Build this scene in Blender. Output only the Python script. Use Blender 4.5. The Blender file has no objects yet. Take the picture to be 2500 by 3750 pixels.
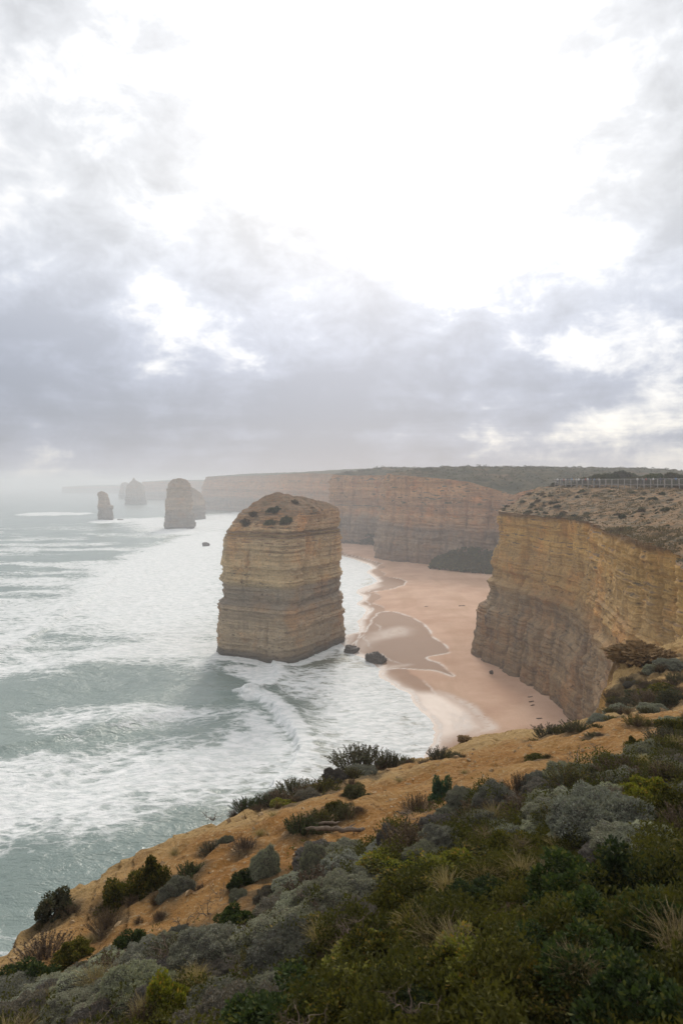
import bpy, math, random
import numpy as np
from mathutils import Vector

random.seed(7)
RNG = np.random.default_rng(7)
scene = bpy.context.scene
COL = scene.collection
R = math.radians

# ------------------------------------------------------------------ camera
H = 50.0            # eye height above the sea, metres
F = 2500.0          # focal length in pixels of the 2500 x 3750 frame
CX, HY = 1250.0, 1768.0
cam_data = bpy.data.cameras.new("camera")
cam_data.sensor_fit = 'VERTICAL'
cam_data.sensor_height = 36.0
cam_data.lens = 36.0 * F / 3750.0
cam_data.shift_y = (HY - 1875.0) / 3750.0
cam_data.clip_start = 0.05
cam_data.clip_end = 60000.0
cam_data.dof.use_dof = True
cam_data.dof.focus_distance = 60.0
cam_data.dof.aperture_fstop = 4.0
cam = bpy.data.objects.new("camera", cam_data)
cam.location = (0, 0, H)
cam.rotation_euler = (R(90), 0, 0)
COL.objects.link(cam)
scene.camera = cam

# ------------------------------------------------------------------ view
scene.view_settings.view_transform = 'Standard'
scene.view_settings.look = 'None'
scene.view_settings.exposure = 0.42
scene.view_settings.gamma = 1.0
scene.view_settings.use_curve_mapping = False
scene.render.engine = 'CYCLES'
scene.cycles.use_denoising = True
scene.cycles.max_bounces = 6
scene.cycles.diffuse_bounces = 3
scene.cycles.glossy_bounces = 3
scene.cycles.transmission_bounces = 2
scene.cycles.transparent_max_bounces = 8
scene.cycles.volume_bounces = 2
scene.cycles.sample_clamp_indirect = 6.0

# ------------------------------------------------------------------ sky + sun
SUN_AZ, SUN_EL = R(3.0), R(30.0)
SUN_DIR = Vector((math.sin(SUN_AZ) * math.cos(SUN_EL), math.cos(SUN_AZ) * math.cos(SUN_EL), math.sin(SUN_EL)))


class NT:
    """short-hand for building node trees"""
    def __init__(self, tree):
        self.t = tree

    def n(self, kind, ins=None, **props):
        nd = self.t.nodes.new(kind)
        for k, v in props.items():
            setattr(nd, k, v)
        for k, v in (ins or {}).items():
            self.put(nd.inputs[k], v)
        return nd

    def put(self, sock, v):
        if isinstance(v, bpy.types.NodeSocket):
            self.t.links.new(v, sock)
        elif isinstance(v, bpy.types.Node):
            self.t.links.new(v.outputs[0], sock)
        else:
            if sock.type == 'RGBA' and len(v) == 3:
                v = (*v, 1.0)
            sock.default_value = v

    def math(self, op, a, b=None, c=None, clamp=False):
        nd = self.t.nodes.new('ShaderNodeMath')
        nd.operation = op
        nd.use_clamp = clamp
        for i, v in enumerate((a, b, c)):
            if v is not None:
                self.put(nd.inputs[i], v)
        return nd.outputs[0]

    def vmath(self, op, a, b=None):
        nd = self.t.nodes.new('ShaderNodeVectorMath')
        nd.operation = op
        self.put(nd.inputs[0], a)
        if b is not None:
            self.put(nd.inputs[1], b)
        return nd.outputs['Value'] if op == 'DOT_PRODUCT' else nd.outputs[0]

    def mix(self, fac, a, b, blend='MIX'):
        nd = self.t.nodes.new('ShaderNodeMix')
        nd.data_type = 'RGBA'
        nd.blend_type = blend
        nd.clamp_factor = True
        self.put(nd.inputs[0], fac)
        self.put(nd.inputs[6], a)
        self.put(nd.inputs[7], b)
        return nd.outputs[2]

    def mixf(self, fac, a, b):
        nd = self.t.nodes.new('ShaderNodeMix')
        nd.data_type = 'FLOAT'
        nd.clamp_factor = True
        self.put(nd.inputs[0], fac)
        self.put(nd.inputs[2], a)
        self.put(nd.inputs[3], b)
        return nd.outputs[0]

    def rng(self, v, a, b, c=0.0, d=1.0, smooth=True):
        nd = self.t.nodes.new('ShaderNodeMapRange')
        nd.interpolation_type = 'SMOOTHSTEP' if smooth else 'LINEAR'
        nd.clamp = True
        for i, x in enumerate((v, a, b, c, d)):
            self.put(nd.inputs[i], x)
        return nd.outputs[0]

    def noise(self, vec, scale, detail=4.0, rough=0.55, dist=0.0):
        return self.n('ShaderNodeTexNoise', {'Vector': vec, 'Scale': scale, 'Detail': detail, 'Roughness': rough, 'Distortion': dist}).outputs[0]

    def ramp(self, fac, stops, interp='LINEAR'):
        nd = self.t.nodes.new('ShaderNodeValToRGB')
        el = nd.color_ramp.elements
        nd.color_ramp.interpolation = interp
        while len(el) < len(stops):
            el.new(0.5)
        for e, (p, c) in zip(el, stops):
            e.position = p
            e.color = (*c, 1.0) if len(c) == 3 else c
        self.put(nd.inputs[0], fac)
        return nd.outputs[0]

    def attr(self, name):
        return self.n('ShaderNodeAttribute', attribute_name=name).outputs['Fac']

    def comb(self, x, y, z):
        return self.n('ShaderNodeCombineXYZ', {0: x, 1: y, 2: z}).outputs[0]


def px_dir(px, py):
    return Vector(((px - CX) / F, 1.0, (HY - py) / F)).normalized()


def build_world():
    w = bpy.data.worlds.new("World")
    scene.world = w
    w.use_nodes = True
    w.node_tree.nodes.clear()
    T = NT(w.node_tree)
    sky = T.n('ShaderNodeTexSky', sky_type='NISHITA', sun_disc=False, sun_elevation=SUN_EL, sun_rotation=SUN_AZ,
              altitude=50.0, air_density=1.0, dust_density=2.0, ozone_density=1.0)
    d = T.n('ShaderNodeTexCoord').outputs['Generated']
    d = T.vmath('NORMALIZE', d)
    s = T.n('ShaderNodeSeparateXYZ', {0: d})
    z = T.math('MAXIMUM', s.outputs[2], 0.0)
    # cloud deck: layers seen ever flatter towards the horizon
    zc = T.math('ADD', z, 0.30)
    p = T.comb(T.math('DIVIDE', s.outputs[0], zc), T.math('DIVIDE', s.outputs[1], zc), T.math('MULTIPLY', z, 2.2))
    n1 = T.noise(T.vmath('ADD', p, (3.7, 1.9, 0.0)), 1.9, 10.0, 0.57, 0.15)
    n2 = T.noise(T.vmath('MULTIPLY', d, (5.0, 5.0, 7.5)), 2.3, 10.0, 0.60, 0.25)
    n3 = T.noise(T.vmath('ADD', T.vmath('MULTIPLY', d, (1.6, 1.6, 16.0)), (5.0, 2.0, 0.0)), 2.0, 6.0, 0.55, 0.35)
    low = T.rng(z, 0.06, 0.24, 1.0, 0.0)
    dens = T.math('ADD', T.math('MULTIPLY', T.math('SUBTRACT', n1, 0.5), 1.7), T.math('MULTIPLY', T.math('SUBTRACT', n2, 0.5), 2.3))
    dens = T.math('MULTIPLY', dens, T.mixf(low, 1.0, 0.75))
    dens = T.math('ADD', dens, T.math('MULTIPLY', T.math('SUBTRACT', n3, 0.5), T.mixf(low, 0.1, 1.3)))

    def blob(px, py, sig, amp):
        nonlocal dens
        k = (F / sig) ** 2
        g = T.math('EXPONENT', T.math('MULTIPLY', T.math('SUBTRACT', T.vmath('DOT_PRODUCT', d, tuple(px_dir(px, py))), 1.0), k))
        dens = T.math('MULTIPLY_ADD', g, amp, dens)
    for b in ((1500, 430, 360, -0.46), (1080, 60, 380, -0.20), (1850, 300, 280, -0.26), (1800, 760, 240, -0.30), (2230, 1080, 170, -0.28), (2350, 500, 130, -0.1), (620, 850, 130, -0.22), (380, 180, 150, -0.15),
              (90, 740, 220, 0.20), (480, 480, 170, 0.36), (820, 760, 180, 0.28), (60, 80, 190, 0.36), (420, 130, 120, 0.22), (2100, 60, 180, 0.26), (1750, 30, 150, 0.12), (230, 420, 150, 0.14), (2430, 880, 260, 0.36), (2440, 90, 280, 0.50), (1000, 860, 160, 0.16),
              (1250, 1110, 260, 0.32), (1650, 1160, 200, 0.20), (1900, 1350, 380, 0.30), (700, 1530, 420, 0.40), (1300, 1500, 300, 0.25), (150, 1200, 260, 0.24), (350, 1130, 200, 0.12),
              (560, 1290, 130, -0.42), (950, 1370, 130, -0.22), (200, 1350, 60, -0.25), (2330, 1560, 230, -0.45), (1780, 1620, 150, -0.15), (90, 1660, 110, -0.12)):
        blob(*b)
    bz = T.math('DIVIDE', T.math('SUBTRACT', z, 0.09), 0.068)
    dens = T.math('MULTIPLY_ADD', T.math('EXPONENT', T.math('MULTIPLY', T.math('MULTIPLY', bz, bz), -1.0)), 0.30, dens)
    cov = T.rng(dens, -0.32, 0.34)
    sd = T.vmath('DOT_PRODUCT', d, tuple(SUN_DIR))
    glow = T.math('EXPONENT', T.math('MULTIPLY', T.math('SUBTRACT', sd, 1.0), 9.0))
    wide = T.math('EXPONENT', T.math('MULTIPLY', T.math('SUBTRACT', sd, 1.0), 2.2))
    hot = T.math('EXPONENT', T.math('MULTIPLY', T.math('SUBTRACT', sd, 1.0), 40.0))
    bright = T.math('ADD', T.math('MULTIPLY_ADD', wide, 0.20, 0.61), T.math('ADD', T.math('MULTIPLY', glow, 0.26), T.math('MULTIPLY', hot, 1.3)))
    grey = T.math('ADD', T.rng(z, 0.07, 0.34, 0.295, 0.53), T.math('MULTIPLY', glow, 0.20))
    thick = T.rng(dens, 0.1, 0.9, 1.06, 0.80)
    grey = T.math('MULTIPLY', grey, thick)
    cb = T.vmath('MULTIPLY', T.mix(T.rng(z, 0.04, 0.16), (1.0, 0.965, 0.89), (1.0, 0.99, 0.975)), T.comb(bright, bright, bright))
    cg = T.vmath('MULTIPLY', T.mix(T.rng(z, 0.08, 0.4), (0.89, 0.975, 1.20), (0.975, 1.0, 1.04)), T.comb(grey, grey, grey))
    cloud = T.mix(cov, cb, cg)
    cloud = T.mix(T.rng(z, 0.0, 0.06, 0.5, 0.0), cloud, (0.335, 0.35, 0.405))
    scaled = T.vmath('MULTIPLY', cloud, (10.0, 10.0, 10.0))
    out = T.mix(0.94, sky.outputs[0], scaled)
    bg = T.n('ShaderNodeBackground', {'Color': out, 'Strength': 0.1})
    T.n('ShaderNodeOutputWorld', {'Surface': bg})
    w.cycles.sampling_method = 'MANUAL'
    w.cycles.sample_map_resolution = 512


build_world()
sun_data = bpy.data.lights.new("sun", 'SUN')
sun_data.energy = 1.3
sun_data.angle = R(10.0)
sun_data.color = (1.0, 0.93, 0.82)
sun = bpy.data.objects.new("sun", sun_data)
sun.rotation_euler = (-SUN_DIR).to_track_quat('-Z', 'Y').to_euler()
sun.location = (0, 0, 120)
COL.objects.link(sun)

# ------------------------------------------------------------------ helpers
_perm = np.random.default_rng(11).permutation(512)
_perm = np.concatenate([_perm, _perm, _perm])
_g3 = np.random.default_rng(12).normal(size=(512, 3))
_g3 /= np.linalg.norm(_g3, axis=1)[:, None]


def perlin(x, y, z=0.0):
    x, y, z = np.broadcast_arrays(np.asarray(x, float), np.asarray(y, float), np.asarray(z, float))
    xi, yi, zi = np.floor(x).astype(int), np.floor(y).astype(int), np.floor(z).astype(int)
    xf, yf, zf = x - xi, y - yi, z - zi
    u, v, w = (t * t * t * (t * (t * 6 - 15) + 10) for t in (xf, yf, zf))
    xi &= 511
    yi &= 511
    zi &= 511

    def g(dx, dy, dz):
        h = _perm[_perm[_perm[(xi + dx) & 511] + ((yi + dy) & 511)] + ((zi + dz) & 511)]
        gr = _g3[h]
        return gr[..., 0] * (xf - dx) + gr[..., 1] * (yf - dy) + gr[..., 2] * (zf - dz)
    a = g(0, 0, 0) * (1 - u) + g(1, 0, 0) * u
    b = g(0, 1, 0) * (1 - u) + g(1, 1, 0) * u
    c = g(0, 0, 1) * (1 - u) + g(1, 0, 1) * u
    e = g(0, 1, 1) * (1 - u) + g(1, 1, 1) * u
    return ((a * (1 - v) + b * v) * (1 - w) + (c * (1 - v) + e * v) * w) * 1.6


def fbm(x, y, z=0.0, oct=4, gain=0.5, lac=2.03):
    s, a, f = 0.0, 1.0, 1.0
    for i in range(oct):
        s = s + a * perlin(np.asarray(x) * f + 17.3 * i, np.asarray(y) * f + 5.1 * i, np.asarray(z) * f + 9.7 * i)
        a *= gain
        f *= lac
    return s


def hash1(i, seed=0):
    v = np.sin((np.asarray(i, float) + seed * 13.37) * 127.1 + 311.7) * 43758.5453
    return v - np.floor(v)


def steps1(t, seed=0, sharp=3.0):
    """1-D value noise with flat treads and short risers: bedding planes"""
    i = np.floor(t)
    f = t - i
    f = np.clip((f - 0.5) * sharp + 0.5, 0, 1)
    f = f * f * (3 - 2 * f)
    return hash1(i, seed) * (1 - f) + hash1(i + 1, seed) * f


def sstep(a, b, x):
    t = np.clip((np.asarray(x, float) - a) / (b - a), 0, 1)
    return t * t * (3 - 2 * t)


def catmull(P, n, closed=False):
    P = np.asarray(P, float)
    if closed:
        Q = np.vstack([P[-1], P, P[0], P[1]])
    else:
        Q = np.vstack([2 * P[0] - P[1], P, 2 * P[-1] - P[-2]])
    out = []
    segs = len(Q) - 3
    for i in range(segs):
        t = np.linspace(0, 1, 40, endpoint=False)[:, None]
        p0, p1, p2, p3 = Q[i], Q[i + 1], Q[i + 2], Q[i + 3]
        out.append(0.5 * ((2 * p1) + (-p0 + p2) * t + (2 * p0 - 5 * p1 + 4 * p2 - p3) * t ** 2 + (-p0 + 3 * p1 - 3 * p2 + p3) * t ** 3))
    out = np.vstack(out + [Q[-2][None]])
    return out


def resample(P, n, dims=2, weight=None):
    d = np.linalg.norm(np.diff(P[:, :dims], axis=0), axis=1)
    if weight is not None:
        d = d * weight(0.5 * (P[1:] + P[:-1]))
    s = np.concatenate([[0], np.cumsum(d)])
    t = np.linspace(0, s[-1], n)
    return np.stack([np.interp(t, s, P[:, k]) for k in range(P.shape[1])], 1)


def mesh_np(name, verts, faces, smooth=True, attrs=None, mats=None, mat_idx=None):
    """faces: (n,3) or (n,4) int array"""
    me = bpy.data.meshes.new(name)
    verts = np.ascontiguousarray(verts, np.float32)
    faces = np.ascontiguousarray(faces, np.int32)
    me.vertices.add(len(verts))
    me.vertices.foreach_set('co', verts.ravel())
    k = faces.shape[1]
    me.loops.add(faces.size)
    me.loops.foreach_set('vertex_index', faces.ravel())
    me.polygons.add(len(faces))
    me.polygons.foreach_set('loop_start', np.arange(0, faces.size, k, dtype=np.int32))
    if mat_idx is not None:
        me.polygons.foreach_set('material_index', np.ascontiguousarray(mat_idx, np.int32))
    me.update(calc_edges=True)
    me.polygons.foreach_set('use_smooth', np.full(len(faces), smooth))
    for a, v in (attrs or {}).items():
        at = me.attributes.new(a, 'FLOAT', 'POINT')
        at.data.foreach_set('value', np.ascontiguousarray(v, np.float32).ravel())
    for m in (mats or []):
        me.materials.append(m)
    return me


def grid_faces(n, m, closed=False, flip=False):
    i = np.arange(n if closed else n - 1)[:, None]
    j = np.arange(m - 1)[None]
    i2 = (i + 1) % n
    a, b, c, d = i * m + j, i2 * m + j, i2 * m + j + 1, i * m + j + 1
    f = np.stack([np.broadcast_to(q, (len(i), m - 1)) for q in ((a, d, c, b) if flip else (a, b, c, d))], -1)
    return f.reshape(-1, 4)


def link(name, data, parent=None, loc=None):
    o = bpy.data.objects.new(name, data)
    COL.objects.link(o)
    if parent is not None:
        o.parent = parent
    if loc is not None:
        o.location = loc
    return o


def tag(o, label=None, cat=None, group=None, kind=None):
    for k, v in (('label', label), ('category', cat), ('group', group), ('kind', kind)):
        if v:
            o[k] = v
    return o


def empty(name, loc=(0, 0, 0)):
    o = bpy.data.objects.new(name, None)
    o.location = loc
    o.empty_display_size = 0.3
    COL.objects.link(o)
    return o


def sea_pt(px, py, z=0.0):
    Y = (H - z) * F / (py - HY)
    return ((px - CX) / F * Y, Y)


def poly_sd(x, y, poly):
    """signed distance to closed polygon, positive inside"""
    P = np.asarray(poly, float)
    sh = x.shape
    x, y = x.ravel(), y.ravel()
    best = np.full(x.shape, 1e18)
    inside = np.zeros(x.shape, bool)
    for k in range(len(P)):
        ax, ay = P[k]
        bx, by = P[(k + 1) % len(P)]
        ex, ey = bx - ax, by - ay
        t = np.clip(((x - ax) * ex + (y - ay) * ey) / (ex * ex + ey * ey + 1e-12), 0, 1)
        dx, dy = x - ax - t * ex, y - ay - t * ey
        best = np.minimum(best, dx * dx + dy * dy)
        if ay != by:
            c = ((ay > y) != (by > y)) & (x < (bx - ax) * (y - ay) / (by - ay) + ax)
            inside ^= c
    d = np.sqrt(best)
    return np.where(inside, d, -d).reshape(sh)


# ------------------------------------------------------------------ materials
def new_mat(name):
    m = bpy.data.materials.new(name)
    m.use_nodes = True
    m.node_tree.nodes.clear()
    return m, NT(m.node_tree)


def finish(T, bsdf, disp=None):
    T.n('ShaderNodeOutputMaterial', {'Surface': bsdf})


def rock_mat(name, stops, zmax=60.0, stain=0.5, soil=(0.23, 0.125, 0.055), soil2=(0.20, 0.15, 0.085), veg=0.3, fine=1.0, lower_stain=0.0, zwarp=1.6):
    m, T = new_mat(name)
    g = T.n('ShaderNodeNewGeometry')
    P = g.outputs['Position']
    s = T.n('ShaderNodeSeparateXYZ', {0: P})
    warp = T.noise(P, 0.035, 3.0, 0.5)
    z = T.math('ADD', s.outputs[2], T.math('MULTIPLY', T.math('SUBTRACT', warp, 0.5), zwarp))
    base = T.ramp(T.math('DIVIDE', z, zmax), [(a / zmax, c) for a, c in stops])
    # thin bedding
    q1 = T.comb(T.math('MULTIPLY', s.outputs[0], 0.035), T.math('MULTIPLY', s.outputs[1], 0.035), T.math('MULTIPLY', z, 1.05 * fine))
    q2 = T.comb(T.math('MULTIPLY', s.outputs[0], 0.28), T.math('MULTIPLY', s.outputs[1], 0.28), T.math('MULTIPLY', z, 3.0 * fine))
    b1 = T.noise(q1, 0.8, 4.0, 0.6)
    b2 = T.noise(q2, 1.0, 3.0, 0.6)
    band = T.math('ADD', T.math('MULTIPLY', T.math('SUBTRACT', b1, 0.5), 1.15), T.math('MULTIPLY', T.math('SUBTRACT', b2, 0.5), 0.5))
    mul = T.math('ADD', 1.0, band)
    col = T.vmath('MULTIPLY', base, T.comb(mul, T.math('MULTIPLY_ADD', band, 0.94, 1.0), T.math('MULTIPLY_ADD', band, 0.86, 1.0)))
    # patches of orange and grey
    pat = T.noise(P, 0.11, 5.0, 0.6)
    col = T.mix(T.rng(pat, 0.48, 0.68, 0.0, 0.75), col, T.vmath('MULTIPLY', col, (1.14, 0.88, 0.66)))
    pat2 = T.noise(T.vmath('ADD', P, (31.0, 7.0, 3.0)), 0.16, 5.0, 0.65)
    col = T.mix(T.rng(pat2, 0.5, 0.7, 0.0, 0.55), col, T.vmath('MULTIPLY', col, (0.70, 0.72, 0.80)))
    # run-off streaks down the face
    st = T.noise(T.comb(T.math('MULTIPLY', s.outputs[0], 0.55), T.math('MULTIPLY', s.outputs[1], 0.55), T.math('MULTIPLY', s.outputs[2], 0.045)), 1.0, 5.0, 0.6)
    stm = T.math('MULTIPLY', T.rng(st, 0.50, 0.68), stain)
    col = T.mix(stm, col, T.vmath('MULTIPLY', col, (0.52, 0.50, 0.50)))
    if lower_stain > 0:
        st2 = T.noise(T.comb(T.math('MULTIPLY', s.outputs[0], 0.32), T.math('MULTIPLY', s.outputs[1], 0.32), T.math('MULTIPLY', s.outputs[2], 0.06)), 1.0, 6.0, 0.62, 0.4)
        zone = T.math('MULTIPLY', T.rng(s.outputs[2], 2.0, 9.0), T.rng(s.outputs[2], 18.0, 25.0, 1.0, 0.0))
        k = T.math('MULTIPLY', T.math('MULTIPLY', T.rng(st2, 0.44, 0.62), zone), lower_stain)
        col = T.mix(k, col, (0.085, 0.069, 0.055))
        k2 = T.math('MULTIPLY', T.math('MULTIPLY', T.rng(st2, 0.42, 0.30), zone), lower_stain * 0.8)
        col = T.mix(k2, col, (0.36, 0.28, 0.20))
    # pits and honeycomb weathering
    vor = T.n('ShaderNodeTexVoronoi', {'Vector': T.vmath('MULTIPLY', P, (1.0, 1.0, 2.4)), 'Scale': 0.6}).outputs['Distance']
    pit = T.math('MULTIPLY', T.rng(vor, 0.08, 0.32, 1.0, 0.0), T.rng(T.noise(P, 0.10, 4.0), 0.46, 0.60))
    col = T.mix(T.math('MULTIPLY', pit, 0.6), col, (0.05, 0.04, 0.033))
    grain = T.noise(P, 2.2, 5.0, 0.7)
    gm = T.rng(grain, 0.28, 0.72, 0.66, 1.3, False)
    col = T.vmath('MULTIPLY', col, T.comb(gm, gm, gm))
    # dark tide-wet foot
    wet = T.rng(T.math('MULTIPLY_ADD', warp, 1.6, s.outputs[2]), 1.0, 3.4, 1.0, 0.0)
    col = T.mix(T.math('MULTIPLY', wet, 0.8), col, (0.036, 0.032, 0.024))
    # soil and dead scrub on the ledges
    nz = T.n('ShaderNodeSeparateXYZ', {0: g.outputs['Normal']}).outputs[2]
    up = T.math('MULTIPLY', T.rng(nz, 0.45, 0.75), T.rng(s.outputs[2], 26.0, 34.0))
    so = T.mix(T.noise(P, 0.25, 5.0, 0.65), soil, soil2)
    rub = T.math('MULTIPLY', T.rng(T.noise(P, 1.3, 4.0, 0.7), 0.58, 0.66), T.rng(T.noise(P, 0.14, 3.0, 0.6), 0.5, 0.62))
    so = T.mix(rub, so, (0.42, 0.35, 0.25))
    vg = T.math('MULTIPLY', T.rng(T.noise(P, 0.42, 7.0, 0.72), 0.44, 0.60), veg)
    so = T.mix(vg, so, T.mix(T.noise(P, 1.7, 3.0, 0.6), (0.040, 0.040, 0.022), (0.105, 0.085, 0.05)))
    col = T.mix(up, col, so)
    hgt = T.math('ADD', T.math('MULTIPLY', b2, 0.7), T.math('ADD', T.math('MULTIPLY', grain, 0.5), T.math('MULTIPLY', pit, -0.8)))
    bump = T.n('ShaderNodeBump', {'Height': hgt, 'Strength': 0.85, 'Distance': 0.5})
    b = T.n('ShaderNodeBsdfPrincipled', {'Base Color': col, 'Roughness': T.mixf(wet, 0.93, 0.6), 'Normal': bump, 'Specular IOR Level': 0.2})
    finish(T, b)
    return m


LIME = [(0, (0.20, 0.15, 0.10)), (4, (0.36, 0.275, 0.175)), (9, (0.41, 0.31, 0.20)), (14.6, (0.37, 0.275, 0.18)), (15.2, (0.26, 0.21, 0.155)),
        (20, (0.32, 0.255, 0.18)), (21.5, (0.50, 0.365, 0.20)), (28, (0.52, 0.375, 0.21)), (34, (0.50, 0.36, 0.21)), (35.4, (0.30, 0.205, 0.10)), (37, (0.53, 0.375, 0.225)),
        (44, (0.37, 0.205, 0.11)), (60, (0.32, 0.17, 0.09))]
M_STACK = rock_mat('stack_limestone', LIME, stain=0.45, veg=0.55, soil=(0.25, 0.13, 0.07), soil2=(0.20, 0.15, 0.09), zwarp=1.0)
CLIFF = [(0, (0.19, 0.125, 0.072)), (7, (0.29, 0.195, 0.105)), (15, (0.29, 0.20, 0.115)), (20, (0.30, 0.21, 0.12)), (23, (0.36, 0.235, 0.11)), (27, (0.46, 0.285, 0.11)),
         (31, (0.41, 0.26, 0.105)), (36, (0.47, 0.285, 0.095)), (40.5, (0.43, 0.25, 0.078)), (41.6, (0.15, 0.085, 0.035)), (42.5, (0.25, 0.145, 0.06)), (60, (0.24, 0.14, 0.06))]  # dark stop below the lip: overhang shading painted into the ramp
M_CLIFF = rock_mat('ochre_limestone', CLIFF, stain=0.6, veg=0.9, soil=(0.27, 0.14, 0.058), soil2=(0.21, 0.155, 0.088), lower_stain=0.5, zwarp=4.0)
FARC = [(0, (0.21, 0.14, 0.095)), (12, (0.29, 0.205, 0.14)), (22, (0.26, 0.19, 0.14)), (27, (0.44, 0.265, 0.15)), (36, (0.38, 0.22, 0.125)), (45, (0.45, 0.25, 0.125)), (52, (0.42, 0.225, 0.105)), (70, (0.25, 0.16, 0.085))]  # rock tones muted to beige, some haze painted into them
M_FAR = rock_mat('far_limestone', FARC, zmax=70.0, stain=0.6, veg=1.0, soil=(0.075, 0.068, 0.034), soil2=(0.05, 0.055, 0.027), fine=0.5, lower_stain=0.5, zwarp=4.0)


# ------------------------------------------------------------------ shoreline, sea and beach
SHORE = [(1440, 3000), (1560, 2790), (1591, 2729), (1598, 2651), (1549, 2602), (1521, 2567), (1493, 2532), (1402, 2483), (1391, 2441), (1350, 2415),
         (1300, 2392), (1262, 2365), (1256, 2335), (1300, 2318), (1324, 2306), (1318, 2275), (1349, 2234), (1312, 2213), (1338, 2188), (1308, 2168), (1335, 2150),
         (1385, 2128), (1349, 2094), (1365, 2075), (1290, 2045), (1226, 2027), (1180, 2000), (1100, 1960), (1040, 1935)]
shore_w = catmull([sea_pt(*p) for p in SHORE], 0)[::4]
BEACH_POLY = np.vstack([shore_w, [(-60, 900), (500, 900), (500, 30), (60, 30)]])
# wiggle of the swash edge
_seg = np.arange(len(shore_w))


def beach_sd(x, y):
    d = poly_sd(x, y, BEACH_POLY)
    return d + 0.9 * perlin(x * 0.16, y * 0.16, 3.0) + 0.4 * perlin(x * 0.5, y * 0.5, 7.0)


def wpoly(pts, smooth=True):
    P = np.array([sea_pt(*p) for p in pts])
    return catmull(P, 0, closed=True)[::8] if smooth else P


FOAM = [  # polygon in sea points, edge softness (m), strength
    ([(-500, 2990), (0, 2865), (200, 2800), (450, 2765), (650, 2735), (800, 2680), (900, 2600), (960, 2600), (1030, 2645), (1078, 2705), (1092, 2760), (1060, 2820), (930, 2850), (700, 2905),
      (520, 2990), (300, 3050), (0, 3090), (-500, 3200)], 13.0, 0.80),
    ([(700, 2760), (850, 2680), (930, 2600), (1010, 2620), (1075, 2700), (1092, 2760), (1050, 2810), (900, 2820), (750, 2810)], 7.0, 0.9),
    ([(-600, 2500), (0, 2425), (200, 2395), (500, 2350), (800, 2330), (810, 2400), (640, 2412), (400, 2425), (200, 2450), (0, 2480), (-600, 2560)], 11.0, 0.80),
    ([(-700, 2420), (-200, 2370), (0, 2330), (90, 2290), (200, 2215), (240, 2150), (290, 2105), (420, 2050), (560, 1998), (720, 1950), (850, 1950), (850, 2335), (500, 2345), (330, 2300), (220, 2260),
      (120, 2330), (0, 2378), (-700, 2480)], 26.0, 0.90),
    ([(-300, 2370), (0, 2320), (100, 2280), (210, 2200), (260, 2180), (240, 2240), (150, 2310), (0, 2375), (-300, 2420)], 7.0, 0.98),
    ([(810, 2440), (900, 2440), (1000, 2455), (985, 2480), (930, 2500), (850, 2470)], 4.0, 0.6),
    ([(910, 2460), (1010, 2425), (1015, 2470), (960, 2530), (900, 2535), (910, 2500)], 3.0, 0.95),
    ([(1240, 2450), (1330, 2425), (1400, 2445), (1420, 2490), (1500, 2530), (1560, 2600), (1600, 2660), (1590, 2760), (1500, 2900), (1250, 2880), (1180, 2720), (1130, 2600), (1170, 2500)], 12.0, 0.80),
    ([(1380, 2440), (1410, 2480), (1500, 2530), (1545, 2590), (1600, 2650), (1600, 2740), (1550, 2800), (1480, 2760), (1440, 2640), (1370, 2540), (1330, 2470)], 10.0, 0.98),  # dense shore foam, whitened further to paint in the glare
    ([(830, 2430), (1000, 2445), (1180, 2440), (1280, 2400), (1330, 2440), (1250, 2520), (1130, 2560), (1040, 2540), (940, 2480)], 10.0, 0.66),  # lacy foam, also laid to lighten the stack's shadow in colour
    ([(1225, 2440), (1250, 2380), (1230, 2250), (1225, 2100), (1230, 2020), (1300, 2040), (1370, 2080), (1355, 2120), (1345, 2200), (1335, 2300), (1330, 2420)], 8.0, 0.92),
    ([(60, 1884), (140, 1876), (330, 1878), (300, 1885), (100, 1889)], 12.0, 0.8),
    ([(400, 1900), (560, 1895), (700, 1890), (820, 1880), (900, 1870), (1000, 1900), (850, 1950), (560, 1960), (440, 1920)], 40.0, 0.6),  # far sheet: white glare on the water, painted in as foam
    ([(350, 1906), (470, 1900), (480, 1912), (330, 1915)], 8.0, 0.85),
    ([(575, 1945), (720, 1935), (730, 1950), (570, 1958)], 8.0, 0.8),
]
FOAM = [(wpoly(p), s, a) for p, s, a in FOAM]

# breaking fronts: (points, height, width)
FRONTS = [([(900, 2560), (960, 2570), (1030, 2620), (1080, 2690), (1098, 2750), (1085, 2810), (1020, 2870)], 1.35, 3.4),
          ([(1000, 2430), (1018, 2470), (975, 2525), (915, 2545)], 1.1, 2.0),
          ([(-400, 2440), (0, 2385), (120, 2335), (220, 2265), (330, 2190), (420, 2120)], 0.9, 6.0),
          ([(-400, 2820), (0, 2745), (300, 2690), (620, 2610), (880, 2560)], 0.9, 9.0)]
FRONTS = [(catmull([sea_pt(*p) for p in q], 0)[::4], h, w) for q, h, w in FRONTS]


def line_dist(x, y, P):
    sh = x.shape
    x, y = x.ravel(), y.ravel()
    best = np.full(x.shape, 1e18)
    side = np.zeros(x.shape)
    for k in range(len(P) - 1):
        ax, ay = P[k]
        ex, ey = P[k + 1] - P[k]
        t = np.clip(((x - ax) * ex + (y - ay) * ey) / (ex * ex + ey * ey + 1e-12), 0, 1)
        dx, dy = x - ax - t * ex, y - ay - t * ey
        d2 = dx * dx + dy * dy
        m = d2 < best
        best[m] = d2[m]
        side[m] = np.sign(ex * dy - ey * dx)[m]
    return (np.sqrt(best) * side).reshape(sh)


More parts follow.
